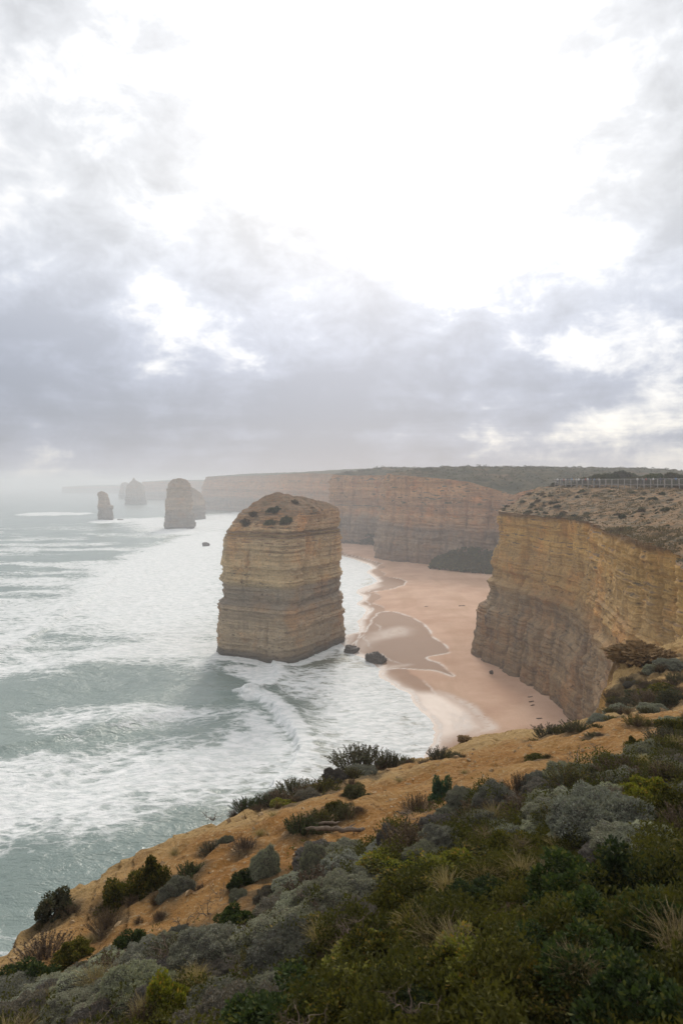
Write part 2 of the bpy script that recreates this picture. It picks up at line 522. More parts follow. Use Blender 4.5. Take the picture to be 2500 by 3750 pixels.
def water_mat():
    m, T = new_mat('sea_water')
    g = T.n('ShaderNodeNewGeometry')
    P = g.outputs['Position']
    foam = T.attr('foam')
    shallow = T.attr('shallow')
    # elongated lace: cells stretched along the wave crests
    rot = T.n('ShaderNodeMapping', {'Vector': P, 'Rotation': (0, 0, R(-24)), 'Scale': (0.55, 1.0, 1.0)}).outputs[0]
    dn = T.n('ShaderNodeTexNoise', {'Vector': rot, 'Scale': 0.35, 'Detail': 5.0, 'Roughness': 0.6})
    wv = T.vmath('ADD', rot, T.vmath('MULTIPLY', T.vmath('SUBTRACT', dn.outputs['Color'], (0.5, 0.5, 0.5)), (3.6, 3.6, 0.0)))
    v1 = T.n('ShaderNodeTexVoronoi', {'Vector': wv, 'Scale': 0.42}, feature='DISTANCE_TO_EDGE').outputs['Distance']
    v2 = T.n('ShaderNodeTexVoronoi', {'Vector': wv, 'Scale': 1.0}, feature='DISTANCE_TO_EDGE').outputs['Distance']
    lace = T.math('ADD', T.rng(v1, 0.0, 0.42, 0.55, 0.0, False), T.rng(v2, 0.0, 0.40, 0.30, 0.0, False))
    cl = T.noise(rot, 0.13, 8.0, 0.70, 0.5)
    fn = T.noise(rot, 1.3, 5.0, 0.7)
    pat = T.math('ADD', T.math('MULTIPLY', lace, 0.46), T.math('ADD', T.math('MULTIPLY', cl, 0.72), T.math('MULTIPLY', fn, 0.34)))
    th = T.math('MULTIPLY_ADD', foam, -0.56, 0.985)
    fac = T.math('MULTIPLY', T.rng(T.math('SUBTRACT', pat, th), -0.12, 0.15), T.rng(foam, 0.02, 0.2))
    # aerated milky water around the foam
    milk = T.math('MULTIPLY', T.rng(foam, 0.05, 0.75), 0.85)
    tint = T.noise(P, 0.018, 3.0, 0.5)
    deep = T.mix(T.rng(tint, 0.35, 0.65), (0.165, 0.222, 0.202), (0.225, 0.285, 0.258))
    col = T.mix(milk, deep, (0.35, 0.405, 0.385))
    col = T.mix(T.math('MULTIPLY', shallow, 0.75), col, (0.145, 0.135, 0.085))
    fw = T.mix(T.rng(T.noise(rot, 0.7, 6.0, 0.72, 0.5), 0.36, 0.62), (0.60, 0.635, 0.625), (0.84, 0.845, 0.84))
    col = T.mix(fac, col, fw)
    # ripples
    r1 = T.noise(T.n('ShaderNodeMapping', {'Vector': P, 'Rotation': (0, 0, R(-14)), 'Scale': (0.55, 1.0, 1.0)}).outputs[0], 0.32, 5.0, 0.62, 0.4)
    r2 = T.noise(T.n('ShaderNodeMapping', {'Vector': P, 'Rotation': (0, 0, R(12)), 'Scale': (0.6, 1.0, 1.0)}).outputs[0], 1.4, 4.0, 0.6, 0.3)
    hgt = T.math('ADD', T.math('MULTIPLY', r1, 1.5), T.math('MULTIPLY', r2, 0.42))
    hgt = T.math('ADD', hgt, T.math('MULTIPLY', fac, 0.25))
    cd = T.n('ShaderNodeCameraData').outputs['View Distance'] if False else None
    bump = T.n('ShaderNodeBump', {'Height': hgt, 'Strength': 0.95, 'Distance': 0.62})
    rough = T.mixf(fac, 0.22, 0.85)
    b = T.n('ShaderNodeBsdfPrincipled', {'Base Color': col, 'Roughness': rough, 'IOR': 1.333, 'Normal': bump})
    finish(T, b)
    return m


def sand_mat():
    m, T = new_mat('beach_sand')
    g = T.n('ShaderNodeNewGeometry')
    P = g.outputs['Position']
    wet, film, line, mott = T.attr('wet'), T.attr('film'), T.attr('line'), T.attr('mottle')
    n = T.noise(P, 0.09, 6.0, 0.6)
    dry = T.mix(T.rng(n, 0.3, 0.7), (0.50, 0.31, 0.215), (0.62, 0.42, 0.305))
    band = T.noise(T.n('ShaderNodeMapping', {'Vector': P, 'Rotation': (0, 0, R(18)), 'Scale': (0.09, 0.018, 0.0)}).outputs[0], 1.0, 6.0, 0.6, 0.6)
    dry = T.mix(T.rng(band, 0.45, 0.65, 0.0, 0.45), dry, (0.43, 0.27, 0.17))
    fine = T.noise(P, 3.0, 4.0, 0.7)
    dry = T.mix(T.rng(fine, 0.3, 0.7, 0.0, 0.22), dry, (0.36, 0.235, 0.16))
    dark = T.rng(T.noise(T.vmath('MULTIPLY', P, (1.0, 1.0, 0.0)), 0.9, 5.0, 0.7), 0.62, 0.70)
    dry = T.mix(T.math('MULTIPLY', dark, mott), dry, (0.10, 0.075, 0.055))
    wetc = T.mix(n, (0.20, 0.10, 0.05), (0.245, 0.128, 0.068))
    col = T.mix(wet, dry, wetc)
    col = T.mix(T.math('MULTIPLY', film, 0.8), col, (0.47, 0.37, 0.31))  # pale sheen of the film: sky reflection put into the base colour
    lac = T.noise(P, 0.8, 5.0, 0.65, 0.5)
    fr = T.math('MULTIPLY', line, T.rng(lac, 0.32, 0.5))
    col = T.mix(fr, col, (0.78, 0.74, 0.70))
    rip = T.noise(T.vmath('MULTIPLY', P, (1.0, 0.45, 1.0)), 0.5, 4.0, 0.6)
    bump = T.n('ShaderNodeBump', {'Height': T.math('ADD', T.math('MULTIPLY', fine, 0.12), T.math('MULTIPLY', rip, 0.3)), 'Strength': T.mixf(T.math('MAXIMUM', wet, film), 0.5, 0.10), 'Distance': 0.3})
    rough = T.mixf(film, T.mixf(wet, 0.9, 0.55), 0.46)
    rough = T.mixf(fr, rough, 0.8)
    b = T.n('ShaderNodeBsdfPrincipled', {'Base Color': col, 'Roughness': rough, 'Normal': bump, 'IOR': 1.34, 'Specular IOR Level': T.mixf(film, T.mixf(wet, 0.15, 0.08), 0.26)})
    finish(T, b)
    return m


def build_sea():
    nu, ny = 760, 820
    # denser in the middle distance
    tt = np.linspace(0, 1, ny)
    Y = np.exp(np.interp(tt, [0, 0.04, 0.72, 0.88, 1.0], np.log([18, 60, 520, 2500, 24000])))
    u = np.concatenate([np.linspace(-1.1, -0.56, 40, endpoint=False), np.linspace(-0.56, 0.2, nu - 90), np.linspace(0.2, 0.9, 51)[1:]])
    nu = len(u)
    U, YY = np.meshgrid(u, Y, indexing='ij')
    X = U * YY
    foam = np.zeros_like(X)
    near = YY < 3500
    xs, ys = X[near], YY[near]
    wob = 0.035 * ys / 100 * 22
    jx = xs + 3.0 * perlin(xs * 0.05, ys * 0.05, 1.0) + 1.4 * perlin(xs * 0.2, ys * 0.2, 2.0)
    jy = ys + 3.0 * perlin(xs * 0.05, ys * 0.05, 5.0) + 1.4 * perlin(xs * 0.2, ys * 0.2, 6.0)
    f = np.zeros(len(xs))
    for poly, soft, a in FOAM:
        k = sstep(-soft * 0.6, soft, poly_sd(jx, jy, poly))
        f = np.maximum(f, k * a)
    sd = np.clip(poly_sd(xs, ys, BEACH_POLY), -400, 50)
    ring = poly_sd(jx, jy, np.array([(-36.8, 204), (-34.5, 197.5), (-17, 188.2), (-13.2, 188.8), (1.2, 214.5), (0.2, 222), (-20, 237), (-31, 230)]))
    f = np.maximum(f, 0.92 * sstep(-6.0, -0.5, ring + 1.5 * perlin(xs * 0.2, ys * 0.2, 3.0)))
    f = np.maximum(f, 0.9 * sstep(-5.0, -0.5, sd))
    f = f + (0.16 * fbm(xs * 0.018, ys * 0.05, 4.0, 3) + 0.10 * fbm(xs * 0.05, ys * 0.16, 5.0, 3)) * sstep(0.05, 0.4, f)
    # faint wisps and streaks everywhere in the surf zone
    f = np.maximum(f, 0.52 * sstep(-0.2, 0.5, fbm(xs * 0.012 + 3, ys * 0.035, 0.5, 4)) * sstep(1100, 300, ys))
    damp = sstep(2.0, 45.0, -sd)
    zz = damp * (0.38 * np.sin((xs * 0.30 - ys * 0.09) * 0.62 + 2.2 * fbm(xs * 0.012, ys * 0.012, 2.0, 3)) + 0.30 * fbm(xs * 0.05, ys * 0.075, 1.0, 4) + 0.10 * fbm(xs * 0.3, ys * 0.3, 8.0, 2))
    for P, h, w in FRONTS:
        dl = line_dist(xs + 0.9 * perlin(xs * 0.35, ys * 0.35, 4.0), ys + 0.9 * perlin(xs * 0.35, ys * 0.35, 9.0), P)
        ahead = -dl   # the side the wave has not reached yet
        prof = np.where(ahead > 0, np.exp(-(ahead / (w * 0.22)) ** 2), np.exp(-(ahead / (w * 1.8)) ** 2))
        zz = zz + h * prof
        f = np.maximum(f, 0.98 * np.exp(-((dl - 0.25 * w) / (w * 0.75)) ** 2) * (h > 1.05))
    zz = zz - 0.04
    Z = np.zeros_like(X)
    Z[near] = zz * sstep(3500, 1500, ys)
    foam[near] = np.clip(f, 0, 1)
    sh = np.zeros_like(X)
    sh[near] = sstep(-36, -2, sd + 8 * perlin(xs * 0.03, ys * 0.03, 2.0))
    V = np.stack([X, YY, Z], -1).reshape(-1, 3)
    me = mesh_np('sea', V, grid_faces(nu, ny), attrs={'foam': foam, 'shallow': sh}, mats=[water_mat()])
    tag(link('sea', me), 'grey green surf with broad sheets of white foam', kind='structure')


def build_beach():
    nu, ny = 560, 620
    u = np.linspace(-0.12, 0.62, nu)
    Y = 1.0 / np.linspace(1 / 70.0, 1 / 900.0, ny)
    U, YY = np.meshgrid(u, Y, indexing='ij')
    X = U * YY
    d = beach_sd(X, YY)
    Z = np.where(d > 0, 3.0 * (1 - np.exp(-d * 0.028)), np.maximum(d * 0.06, -3.5))
    Z = Z + 0.10 * fbm(X * 0.05, YY * 0.05, 1.0, 4) * sstep(3, 30, d)
    jx = X + 1.0 * perlin(X * 0.12, YY * 0.12, 21.0)
    jy = YY + 1.6 * perlin(X * 0.12, YY * 0.12, 25.0)
    WET = [[(1330, 2330), (1370, 2262), (1385, 2250), (1440, 2248), (1520, 2280), (1570, 2322), (1583, 2352), (1625, 2380), (1640, 2405), (1560, 2420), (1600, 2440), (1655, 2486), (1600, 2472), (1480, 2455), (1400, 2450), (1330, 2410), (1280, 2385)],
           [(1290, 2175), (1340, 2172), (1430, 2165), (1475, 2150), (1478, 2132), (1430, 2118), (1370, 2115), (1330, 2130), (1300, 2150)],
           [(1220, 2032), (1300, 2040), (1380, 2062), (1392, 2068), (1350, 2082), (1290, 2075), (1220, 2060)],
           [(1290, 2420), (1310, 2330), (1330, 2260), (1362, 2235), (1340, 2200), (1350, 2180), (1300, 2170), (1270, 2300)]]
    wet = sstep(9.0, 0.0, d) * 0.85
    line = 0.7 * np.exp(-((d - 0.4) / 0.5) ** 2) * sstep(-0.5, 0.3, perlin(X * 0.25, YY * 0.25, 41.0) + 0.2)
    sds = []
    for w in WET:
        s = poly_sd(jx, jy, wpoly(w))
        sds.append(s)
        wet = np.maximum(wet, sstep(-0.4, 0.5, s))
        line = np.maximum(line, 0.85 * np.exp(-((s + 0.2) / 0.40) ** 2) * sstep(-0.5, 0.2, perlin(X * 0.2, YY * 0.2, 44.0) + 0.1))
    film = np.zeros_like(X)
    FILM = [([(1500, 2440), (1400, 2450), (1480, 2500), (1540, 2530), (1620, 2540), (1700, 2575), (1760, 2620), (1800, 2660), (1808, 2690), (1760, 2705), (1640, 2730), (1560, 2800), (1480, 2900), (1400, 2700), (1480, 2560), (1400, 2480)], 5.0, 1.0),
            ([(1330, 2330), (1390, 2310), (1470, 2300), (1515, 2315), (1515, 2338), (1460, 2352), (1380, 2365), (1330, 2395), (1280, 2385)], 7.0, 0.45),
            ([(1290, 2175), (1310, 2150), (1380, 2135), (1400, 2150), (1350, 2170)], 5.0, 0.9),
            ([(1280, 2420), (1300, 2330), (1320, 2260), (1340, 2235), (1325, 2200), (1330, 2180), (1290, 2170), (1260, 2300)], 4.0, 0.9)]
    for w, soft, a in FILM:
        film = np.maximum(film, a * sstep(-soft * 0.3, soft, poly_sd(jx, jy, wpoly(w))))
    film = np.maximum(film, sstep(3.0, 0.0, d))
    swash = poly_sd(jx, jy, wpoly(FILM[0][0]))
    line = np.maximum(line, 0.55 * np.exp(-((swash - 1.2) / 1.3) ** 2) * sstep(4, 12, d))
    line = np.maximum(line, 0.5 * np.exp(-((d - 6.5 - 3.0 * perlin(X * 0.06, YY * 0.06, 51.0)) / 0.35) ** 2) * sstep(-0.1, 0.3, perlin(X * 0.1, YY * 0.1, 53.0)))
    wet = np.maximum(wet, 0.75 * sstep(0.6, -0.6, d - 6.5 - 3.0 * perlin(X * 0.06, YY * 0.06, 51.0)) * sstep(0, 1.0, d))
    # faint lace in the film
    line = np.maximum(line, 0.38 * film * sstep(0.30, 0.62, fbm(X * 0.10, YY * 0.035, 12.0, 4) + 0.25))
    mott = sstep(8, 30, d) * (0.25 + 0.55 * sstep(150, 230, YY))
    V = np.stack([X, YY, Z], -1).reshape(-1, 3)
    me = mesh_np('beach', V, grid_faces(nu, ny), attrs={'wet': wet, 'film': film, 'line': np.clip(line, 0, 1), 'mottle': mott}, mats=[sand_mat()])
    tag(link('beach', me), 'pinkish tan sand beach with wet lobes below the cliffs', kind='structure')


build_sea()
build_beach()


def sand_z(x, y):
    d = float(beach_sd(np.array([x]), np.array([y]))[0])
    return 3.0 * (1 - math.exp(-d * 0.028)) if d > 0 else max(d * 0.06, -3.5)


# ------------------------------------------------------------------ cliffs
def bedding(z, a, seed=0, amp=1.0):
    """ledges: protrusion (m) at height z; a = position along the face for slow variation"""
    zz = z + 0.5 * perlin(a * 0.03, 0.0, seed + 0.5)
    m1 = 0.6 + 0.8 * perlin(a * 0.05, zz * 0.15, seed + 2.2)
    m2 = 0.6 + 1.0 * perlin(a * 0.11, zz * 0.3, seed + 7.7)
    return amp * (0.95 * (steps1(zz * 0.33, seed, 5.0) - 0.5) + 0.62 * m1 * (steps1(zz * 0.9, seed + 1, 4.0) - 0.5) + 0.60 * m2 * (steps1(zz * 2.3, seed + 2, 3.0) - 0.5))


def blocks(z, a, seed, amp=1.0):
    """jointed blocks: each bed broken along the face into pieces standing proud or set back"""
    out = 0.0
    for q, (fz, w, am) in enumerate(((0.36, 5.5, 0.55), (0.85, 2.6, 0.34))):
        k = np.floor(z * fz + 0.4 * perlin(a * 0.06, 0.0, seed + q))
        u = a / w + hash1(k, seed + 3) * 7.0 + 0.25 * perlin(a * 0.3, z * 0.3, seed)
        c = np.floor(u)
        f = np.clip((u - c - 0.5) * 7.0 + 0.5, 0, 1)
        h0 = hash1(c * 3.17 + k * 17.3, seed + q)
        h1 = hash1((c + 1) * 3.17 + k * 17.3, seed + q)
        h = h0 * (1 - f) + h1 * f
        out = out + am * (h - 0.5) * (hash1(k * 5.1, seed + 9) > 0.3)
    return amp * out


def face_noise(a, z, seed, amp=1.0):
    n = 0.9 * fbm(a * 0.055, z * 0.035, seed, 3)
    gul = np.abs(perlin(a * 0.10, z * 0.012, seed + 5.0))
    n = n - 1.0 * np.exp(-(gul / 0.07) ** 2)
    n = n + 0.32 * fbm(a * 0.30, z * 0.5, seed + 9.0, 3)
    return amp * n


def cliff(name, label, edge, inner, ns, nz, nt, mats, prof, rise, amp=1.0, seed=0, zb=-1.0, top_noise=0.5, top_mat=None, wfun=None, namp=1.0):
    """edge rows: x, y, ztop, out factor, rise distance"""
    E = resample(catmull(edge, 0), ns, 2, wfun)
    I = catmull(inner, 0)
    I = resample(I, ns, 2)
    tan = np.gradient(E[:, :2], axis=0)
    tan /= np.linalg.norm(tan, axis=1)[:, None]
    nrm = np.stack([tan[:, 1], -tan[:, 0]], 1)
    sgn = np.sign(np.sum(nrm * (I[:, :2] - E[:, :2]), 1).mean())
    nrm = -nrm * sgn
    arc = np.concatenate([[0], np.cumsum(np.linalg.norm(np.diff(E[:, :2], axis=0), axis=1))])
    zt = E[:, 2] + 0.35 * fbm(arc * 0.1, 0.0, seed + 1.0, 3)
    tz = np.linspace(0, 1, nz)
    Z = zb + (zt[:, None] - zb) * tz[None]
    A = np.broadcast_to(arc[:, None], Z.shape)
    off = E[:, 3][:, None] * np.interp(Z, [p[0] for p in prof], [p[1] for p in prof])
    off = off + bedding(Z, A, seed, amp) + face_noise(A, Z, seed + 3.3, namp) + blocks(Z, A, seed, amp * 0.8)
    off[:, -1] += 0.2
    W = np.stack([E[:, 0][:, None] + nrm[:, 0][:, None] * off, E[:, 1][:, None] + nrm[:, 1][:, None] * off, Z], -1)
    flip = sgn > 0
    root = link(name, mesh_np(name, W.reshape(-1, 3), grid_faces(ns, nz, flip=not flip), mats=[mats]))
    tag(root, label, kind='structure')
    # top: ruled strip from the lip to the inner line
    t = np.linspace(0, 1, nt) ** 1.5
    T0 = W[:, -1]
    X = T0[:, 0][:, None] * (1 - t) + I[:, 0][:, None] * t
    Y = T0[:, 1][:, None] * (1 - t) + I[:, 1][:, None] * t
    dist = np.hypot(X - T0[:, 0][:, None], Y - T0[:, 1][:, None])
    zz = T0[:, 2][:, None] + rise(dist, E[:, 4][:, None]) + top_noise * sstep(0, 4, dist) * fbm(X * 0.12, Y * 0.12, seed + 4.0, 5, 0.55)
    V = np.stack([X, Y, zz], -1)
    tp = link('slope', mesh_np('slope', V.reshape(-1, 3), grid_faces(ns, nt, flip=flip), mats=[top_mat or mats]), root)
    return V, tp


PROF_R = [(-1, 5.6), (2, 5.2), (6, 4.6), (12, 4.0), (15.4, 3.6), (16.2, 2.2), (19, 1.6), (21, 1.5), (22.3, 1.9), (24, 1.1), (32, 0.6), (42, 0.0), (70, 0.0)]
EDGE_R = [(95, 232, 44, .8, 20), (66, 212, 43, .9, 18), (50, 202, 42, 1.0, 16), (44, 193, 42, 1.3, 17), (46, 178, 42, 1.0, 24), (49, 164, 42, .8, 30), (50.3, 148, 42, .55, 36),
          (47.5, 125, 42, .3, 40), (43, 103, 42, .3, 42), (41.0, 92, 42, .3, 42), (40.6, 86.0, 41.7, .3, 42), (40.3, 81.5, 41.0, .3, 42), (37.6, 77.5, 40.6, .3, 42), (36.8, 71, 40.5, .3, 42), (36, 62, 41, .3, 40),
          (33, 52, 41.4, .3, 40), (27, 45, 41.4, .3, 40)]
INNER_R = [(150, 290), (140, 275), (125, 255), (115, 240), (110, 220), (108, 200), (106, 185), (104, 165), (100, 145), (98, 130), (97, 122), (96, 118), (95, 112), (94, 105), (92, 95), (88, 80), (82, 66), (70, 52)]
TOPR, _ = cliff('near_cliff', 'ochre layered cliff curving round the beach with streaked dark foot', EDGE_R, INNER_R, 900, 300, 150, M_CLIFF, PROF_R,
             lambda d, D: 6.6 * sstep(-0.15, 1.0, d / D) - 6.6 * float(sstep(-0.15, 1.0, 0.0)) + 0.02 * np.maximum(d - D, 0), amp=0.85, seed=3, top_noise=0.85, namp=1.35)

M_SCRUB, Tm = new_mat('heath')
_g = Tm.n('ShaderNodeNewGeometry').outputs['Position']
_c = Tm.mix(Tm.rng(Tm.noise(_g, 0.12, 6.0, 0.7), 0.35, 0.65), (0.035, 0.040, 0.02), (0.095, 0.082, 0.043))
_c = Tm.mix(Tm.rng(Tm.noise(_g, 0.035, 4.0, 0.6), 0.52, 0.66, 0.0, 0.7), _c, (0.16, 0.105, 0.055))
finish(Tm, Tm.n('ShaderNodeBsdfPrincipled', {'Base Color': _c, 'Roughness': 0.95, 'Specular IOR Level': 0.1,
                                            'Normal': Tm.n('ShaderNodeBump', {'Height': Tm.noise(_g, 0.5, 5.0, 0.7), 'Strength': 1.0, 'Distance': 1.2})}))

PROF_B = [(-1, 4.0), (6, 3.0), (14, 2.6), (20, 2.0), (26, 0.8), (27, 1.4), (34, 0.5), (45, -0.5), (52, -1.6), (60, -4), (80, -6)]
up_rise = lambda a: (lambda d, D: a * sstep(-0.1, 1.0, d / D) - a * float(sstep(-0.1, 1.0, 0.0)))
TOPB, _ = cliff('middle_headland', 'reddish layered headland with scrubby top behind the beach', [(230, 330, 51, 1, 70), (150, 335, 50, 1, 70), (104, 345, 48, 1, 70), (86, 356, 43, .6, 60), (90, 368, 44, 1, 60), (72, 384, 50, 1, 60), (52, 408, 53, 1, 60), (33, 432, 55, 1, 55), (27, 445, 56, 1.4, 50),
      (32, 470, 56, 1, 50), (60, 520, 56, 1, 50), (90, 560, 56, 1, 50)],
      [(420, 400), (380, 420), (330, 440), (300, 455), (280, 460), (260, 480), (240, 500), (225, 520), (215, 540), (210, 560), (200, 590), (200, 620)], 620, 130, 90, M_FAR, PROF_B, up_rise(4.5), amp=1.8, seed=21, top_noise=1.5, top_mat=M_SCRUB, namp=3.0)
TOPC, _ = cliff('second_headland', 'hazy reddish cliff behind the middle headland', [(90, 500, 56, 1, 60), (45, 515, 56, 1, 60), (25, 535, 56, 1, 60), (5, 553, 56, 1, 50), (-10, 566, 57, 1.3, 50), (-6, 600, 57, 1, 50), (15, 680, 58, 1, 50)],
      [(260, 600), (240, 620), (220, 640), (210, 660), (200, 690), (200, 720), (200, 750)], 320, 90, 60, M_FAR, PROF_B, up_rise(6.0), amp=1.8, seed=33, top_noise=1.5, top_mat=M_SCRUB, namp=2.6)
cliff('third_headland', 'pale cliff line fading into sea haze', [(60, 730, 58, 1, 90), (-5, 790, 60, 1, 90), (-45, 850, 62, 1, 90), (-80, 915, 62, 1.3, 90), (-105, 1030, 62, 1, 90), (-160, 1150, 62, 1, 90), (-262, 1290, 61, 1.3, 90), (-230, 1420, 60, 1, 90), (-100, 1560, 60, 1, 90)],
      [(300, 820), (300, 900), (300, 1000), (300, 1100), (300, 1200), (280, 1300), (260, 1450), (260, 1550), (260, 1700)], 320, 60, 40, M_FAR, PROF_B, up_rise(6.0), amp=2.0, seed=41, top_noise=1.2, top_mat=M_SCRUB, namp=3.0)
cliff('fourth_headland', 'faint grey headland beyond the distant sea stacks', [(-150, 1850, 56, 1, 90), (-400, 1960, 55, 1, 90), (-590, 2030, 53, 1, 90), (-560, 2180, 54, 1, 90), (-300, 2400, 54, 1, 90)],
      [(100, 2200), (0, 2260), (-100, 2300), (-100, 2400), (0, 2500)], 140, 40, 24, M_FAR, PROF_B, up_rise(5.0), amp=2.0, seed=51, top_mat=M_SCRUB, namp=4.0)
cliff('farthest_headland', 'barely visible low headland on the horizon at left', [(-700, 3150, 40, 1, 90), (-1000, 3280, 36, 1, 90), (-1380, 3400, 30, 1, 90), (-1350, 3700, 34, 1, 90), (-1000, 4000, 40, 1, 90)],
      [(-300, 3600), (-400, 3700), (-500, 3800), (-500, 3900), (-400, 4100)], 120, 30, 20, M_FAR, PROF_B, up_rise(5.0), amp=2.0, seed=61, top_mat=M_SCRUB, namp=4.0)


# ------------------------------------------------------------------ sea stacks
def stack(label, plan, prof, nth, nz, mat, parts, seed, amp=1.0, smooth=0.03, zb=-1.5, namp=1.0, group=None, cracks=()):
    """plan: base corners; prof rows: z, scale, dx, dy (last row closes the top)"""
    P = np.asarray(plan, float)
    P = resample(np.vstack([P, P[:1]]), nth + 1)[:-1]
    k = max(1, int(nth * smooth))
    ker = np.hanning(2 * k + 3)[1:-1]
    ker /= ker.sum()
    Q = np.stack([np.convolve(np.concatenate([P[-k:, c], P[:, c], P[:k], ][0:0] or [P[-k:, c], P[:, c], P[:k, c]]), ker, 'valid') for c in range(2)], 1)
    area = 0.5 * np.sum(Q[:, 0] * np.roll(Q[:, 1], -1) - np.roll(Q[:, 0], -1) * Q[:, 1])
    C = Q.mean(0)
    tan = np.roll(Q, -1, 0) - np.roll(Q, 1, 0)
    tan /= np.linalg.norm(tan, axis=1)[:, None]
    nrm = np.stack([tan[:, 1], -tan[:, 0]], 1) * np.sign(area)
    pr = np.asarray(prof, float)
    # rows: even along the profile length
    rr = np.linalg.norm(Q - C, axis=1).mean()
    d = np.hypot(np.diff(pr[:, 0]), np.diff(pr[:, 1]) * rr)
    s = np.concatenate([[0], np.cumsum(d)])
    ss = np.linspace(0, s[-1], nz)
    pz, psc, pdx, pdy = (np.interp(ss, s, pr[:, k]) for k in range(4))
    Z = np.broadcast_to(pz[None], (nth, nz)).copy()
    arc = np.linspace(0, np.linalg.norm(np.diff(np.vstack([Q, Q[:1]]), axis=0), axis=1).sum(), nth, endpoint=False)
    wx, wy = Q[:, 0][:, None] * 1.0, Q[:, 1][:, None] * 1.0
    fade = np.clip(psc / 0.5, 0, 1)[None]
    A2 = perlin(wx * 0.05, wy * 0.05, seed) * 12 + wx * 0.7 + wy * 0.4
    off = bedding(Z, A2, seed, amp) + blocks(Z, arc[:, None] + 0 * Z, seed, amp)
    n = 0.8 * fbm(wx * 0.10, wy * 0.10, Z * 0.05 + seed, 3) + 0.30 * fbm(wx * 0.4, wy * 0.4, Z * 0.55 + seed, 3)
    gul = np.abs(perlin(wx * 0.16 + seed, wy * 0.16, Z * 0.014))
    n = n - 0.4 * np.exp(-(gul / 0.05) ** 2) * sstep(-0.2, 0.3, perlin(wx * 0.05, wy * 0.05, Z * 0.12 + seed))
    for cx_, cy_, cw_, cd_, z0_, z1_ in cracks:
        k0 = int(np.argmin(np.hypot(Q[:, 0] - cx_, Q[:, 1] - cy_)))
        da = (arc - arc[k0])[:, None] + 0.5 * perlin(0.0, Z * 0.25, seed + cx_)
        n = n - cd_ * np.exp(-(da / cw_) ** 2) * sstep(z0_, z0_ + 4, Z) * sstep(z1_ + 1.5, z1_ - 2, Z)
    off = (off + namp * n) * fade
    X = C[0] + pdx[None] + (Q[:, 0] - C[0])[:, None] * psc[None] + nrm[:, 0][:, None] * off
    Y = C[1] + pdy[None] + (Q[:, 1] - C[1])[:, None] * psc[None] + nrm[:, 1][:, None] * off
    Z = Z + np.clip(1.9 - psc / 0.48, 0, 1)[None] * 0.65 * fbm(X * 0.22, Y * 0.22, seed + 2.0, 5, 0.6)
    V = np.stack([X, Y, Z], -1)
    root = empty('sea_stack', (C[0], C[1], 0))
    tag(root, label, 'sea stack', group)
    V = V - np.array([C[0], C[1], 0.0])
    cuts = [0] + [int(np.argmin(np.abs(pz[:int(nz * 0.999)] - z))) for z, _ in parts[:-1]] + [nz - 1]
    for (a, b), (_, pn) in zip(zip(cuts[:-1], cuts[1:]), parts):
        S = V[:, a:b + 1]
        me = mesh_np(pn, S.reshape(-1, 3), grid_faces(nth, b - a + 1, closed=True, flip=area < 0), mats=[mat])
        link(pn, me, root)
    return root, V, C


near_prof = [(-1.5, .975, 0, 0), (0.3, .975, 0, 0), (1.6, .985, 0, 0), (3.0, 1.0, 0, 0), (8, 1.0, 0, 0), (12, 1.0, 0, 0), (14.4, .998, 0, 0), (14.9, .985, 0, 0), (15.3, .935, 0, 0), (17.0, .905, .2, 0), (19, .908, .2, 0), (20.4, .925, .2, 0), (21.2, .952, .2, 0), (23.5, .945, .2, 0), (29, .93, .4, 0),
             (34.6, .915, .5, 0), (35.3, .93, .5, 0), (35.9, .90, .5, 0), (36.8, .895, .8, 0), (38.5, .85, 1.4, 0), (40.5, .79, 2.2, 0), (42.2, .70, 2.8, .5), (43.6, .56, 2.2, 1), (45.0, .38, .8, 1.5), (46.0, .20, -.6, 2), (46.5, .0, -1, 2)]
NEAR_STACK, NS_V, NS_C = stack('huge layered limestone sea stack with domed scrubby top standing beside the beach',
      [(-36.8, 204), (-34.5, 197.5), (-17, 188.2), (-13.2, 188.8), (-6, 202.0), (1.2, 214.5), (0.2, 222), (-20, 237), (-31, 230)], near_prof, 860, 440, M_STACK,
      [(15.0, 'lower_block'), (21.0, 'grey_band'), (36.3, 'upper_block'), (None, 'soil_cap')], 2.0, amp=1.15, smooth=0.012,
      cracks=[(-9.5, 196.0, 1.3, 2.2, 17, 44), (-5.5, 203.0, 0.6, 1.1, 19, 43), (-3.2, 207.0, 0.5, .8, 10, 36), (-27.5, 194.0, 0.35, .7, 18, 32), (-21.0, 190.5, 0.3, .5, 2, 12)])

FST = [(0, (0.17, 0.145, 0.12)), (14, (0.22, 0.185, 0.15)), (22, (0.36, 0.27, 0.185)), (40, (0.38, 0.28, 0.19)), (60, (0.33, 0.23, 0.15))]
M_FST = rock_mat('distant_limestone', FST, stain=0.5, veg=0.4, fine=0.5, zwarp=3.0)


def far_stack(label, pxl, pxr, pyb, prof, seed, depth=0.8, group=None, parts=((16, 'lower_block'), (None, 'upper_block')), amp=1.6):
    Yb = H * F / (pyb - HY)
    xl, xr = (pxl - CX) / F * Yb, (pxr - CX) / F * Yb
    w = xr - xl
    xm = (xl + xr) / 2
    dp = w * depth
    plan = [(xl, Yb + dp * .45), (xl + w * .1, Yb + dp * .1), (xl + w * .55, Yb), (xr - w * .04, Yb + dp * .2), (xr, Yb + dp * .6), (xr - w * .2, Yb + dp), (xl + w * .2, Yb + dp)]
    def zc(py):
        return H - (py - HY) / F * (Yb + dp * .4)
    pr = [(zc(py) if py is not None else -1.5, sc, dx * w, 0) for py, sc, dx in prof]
    return stack(label, plan, pr, 260, 170, M_FST, list(parts), seed, amp=amp, namp=1.6, smooth=0.03, group=group)


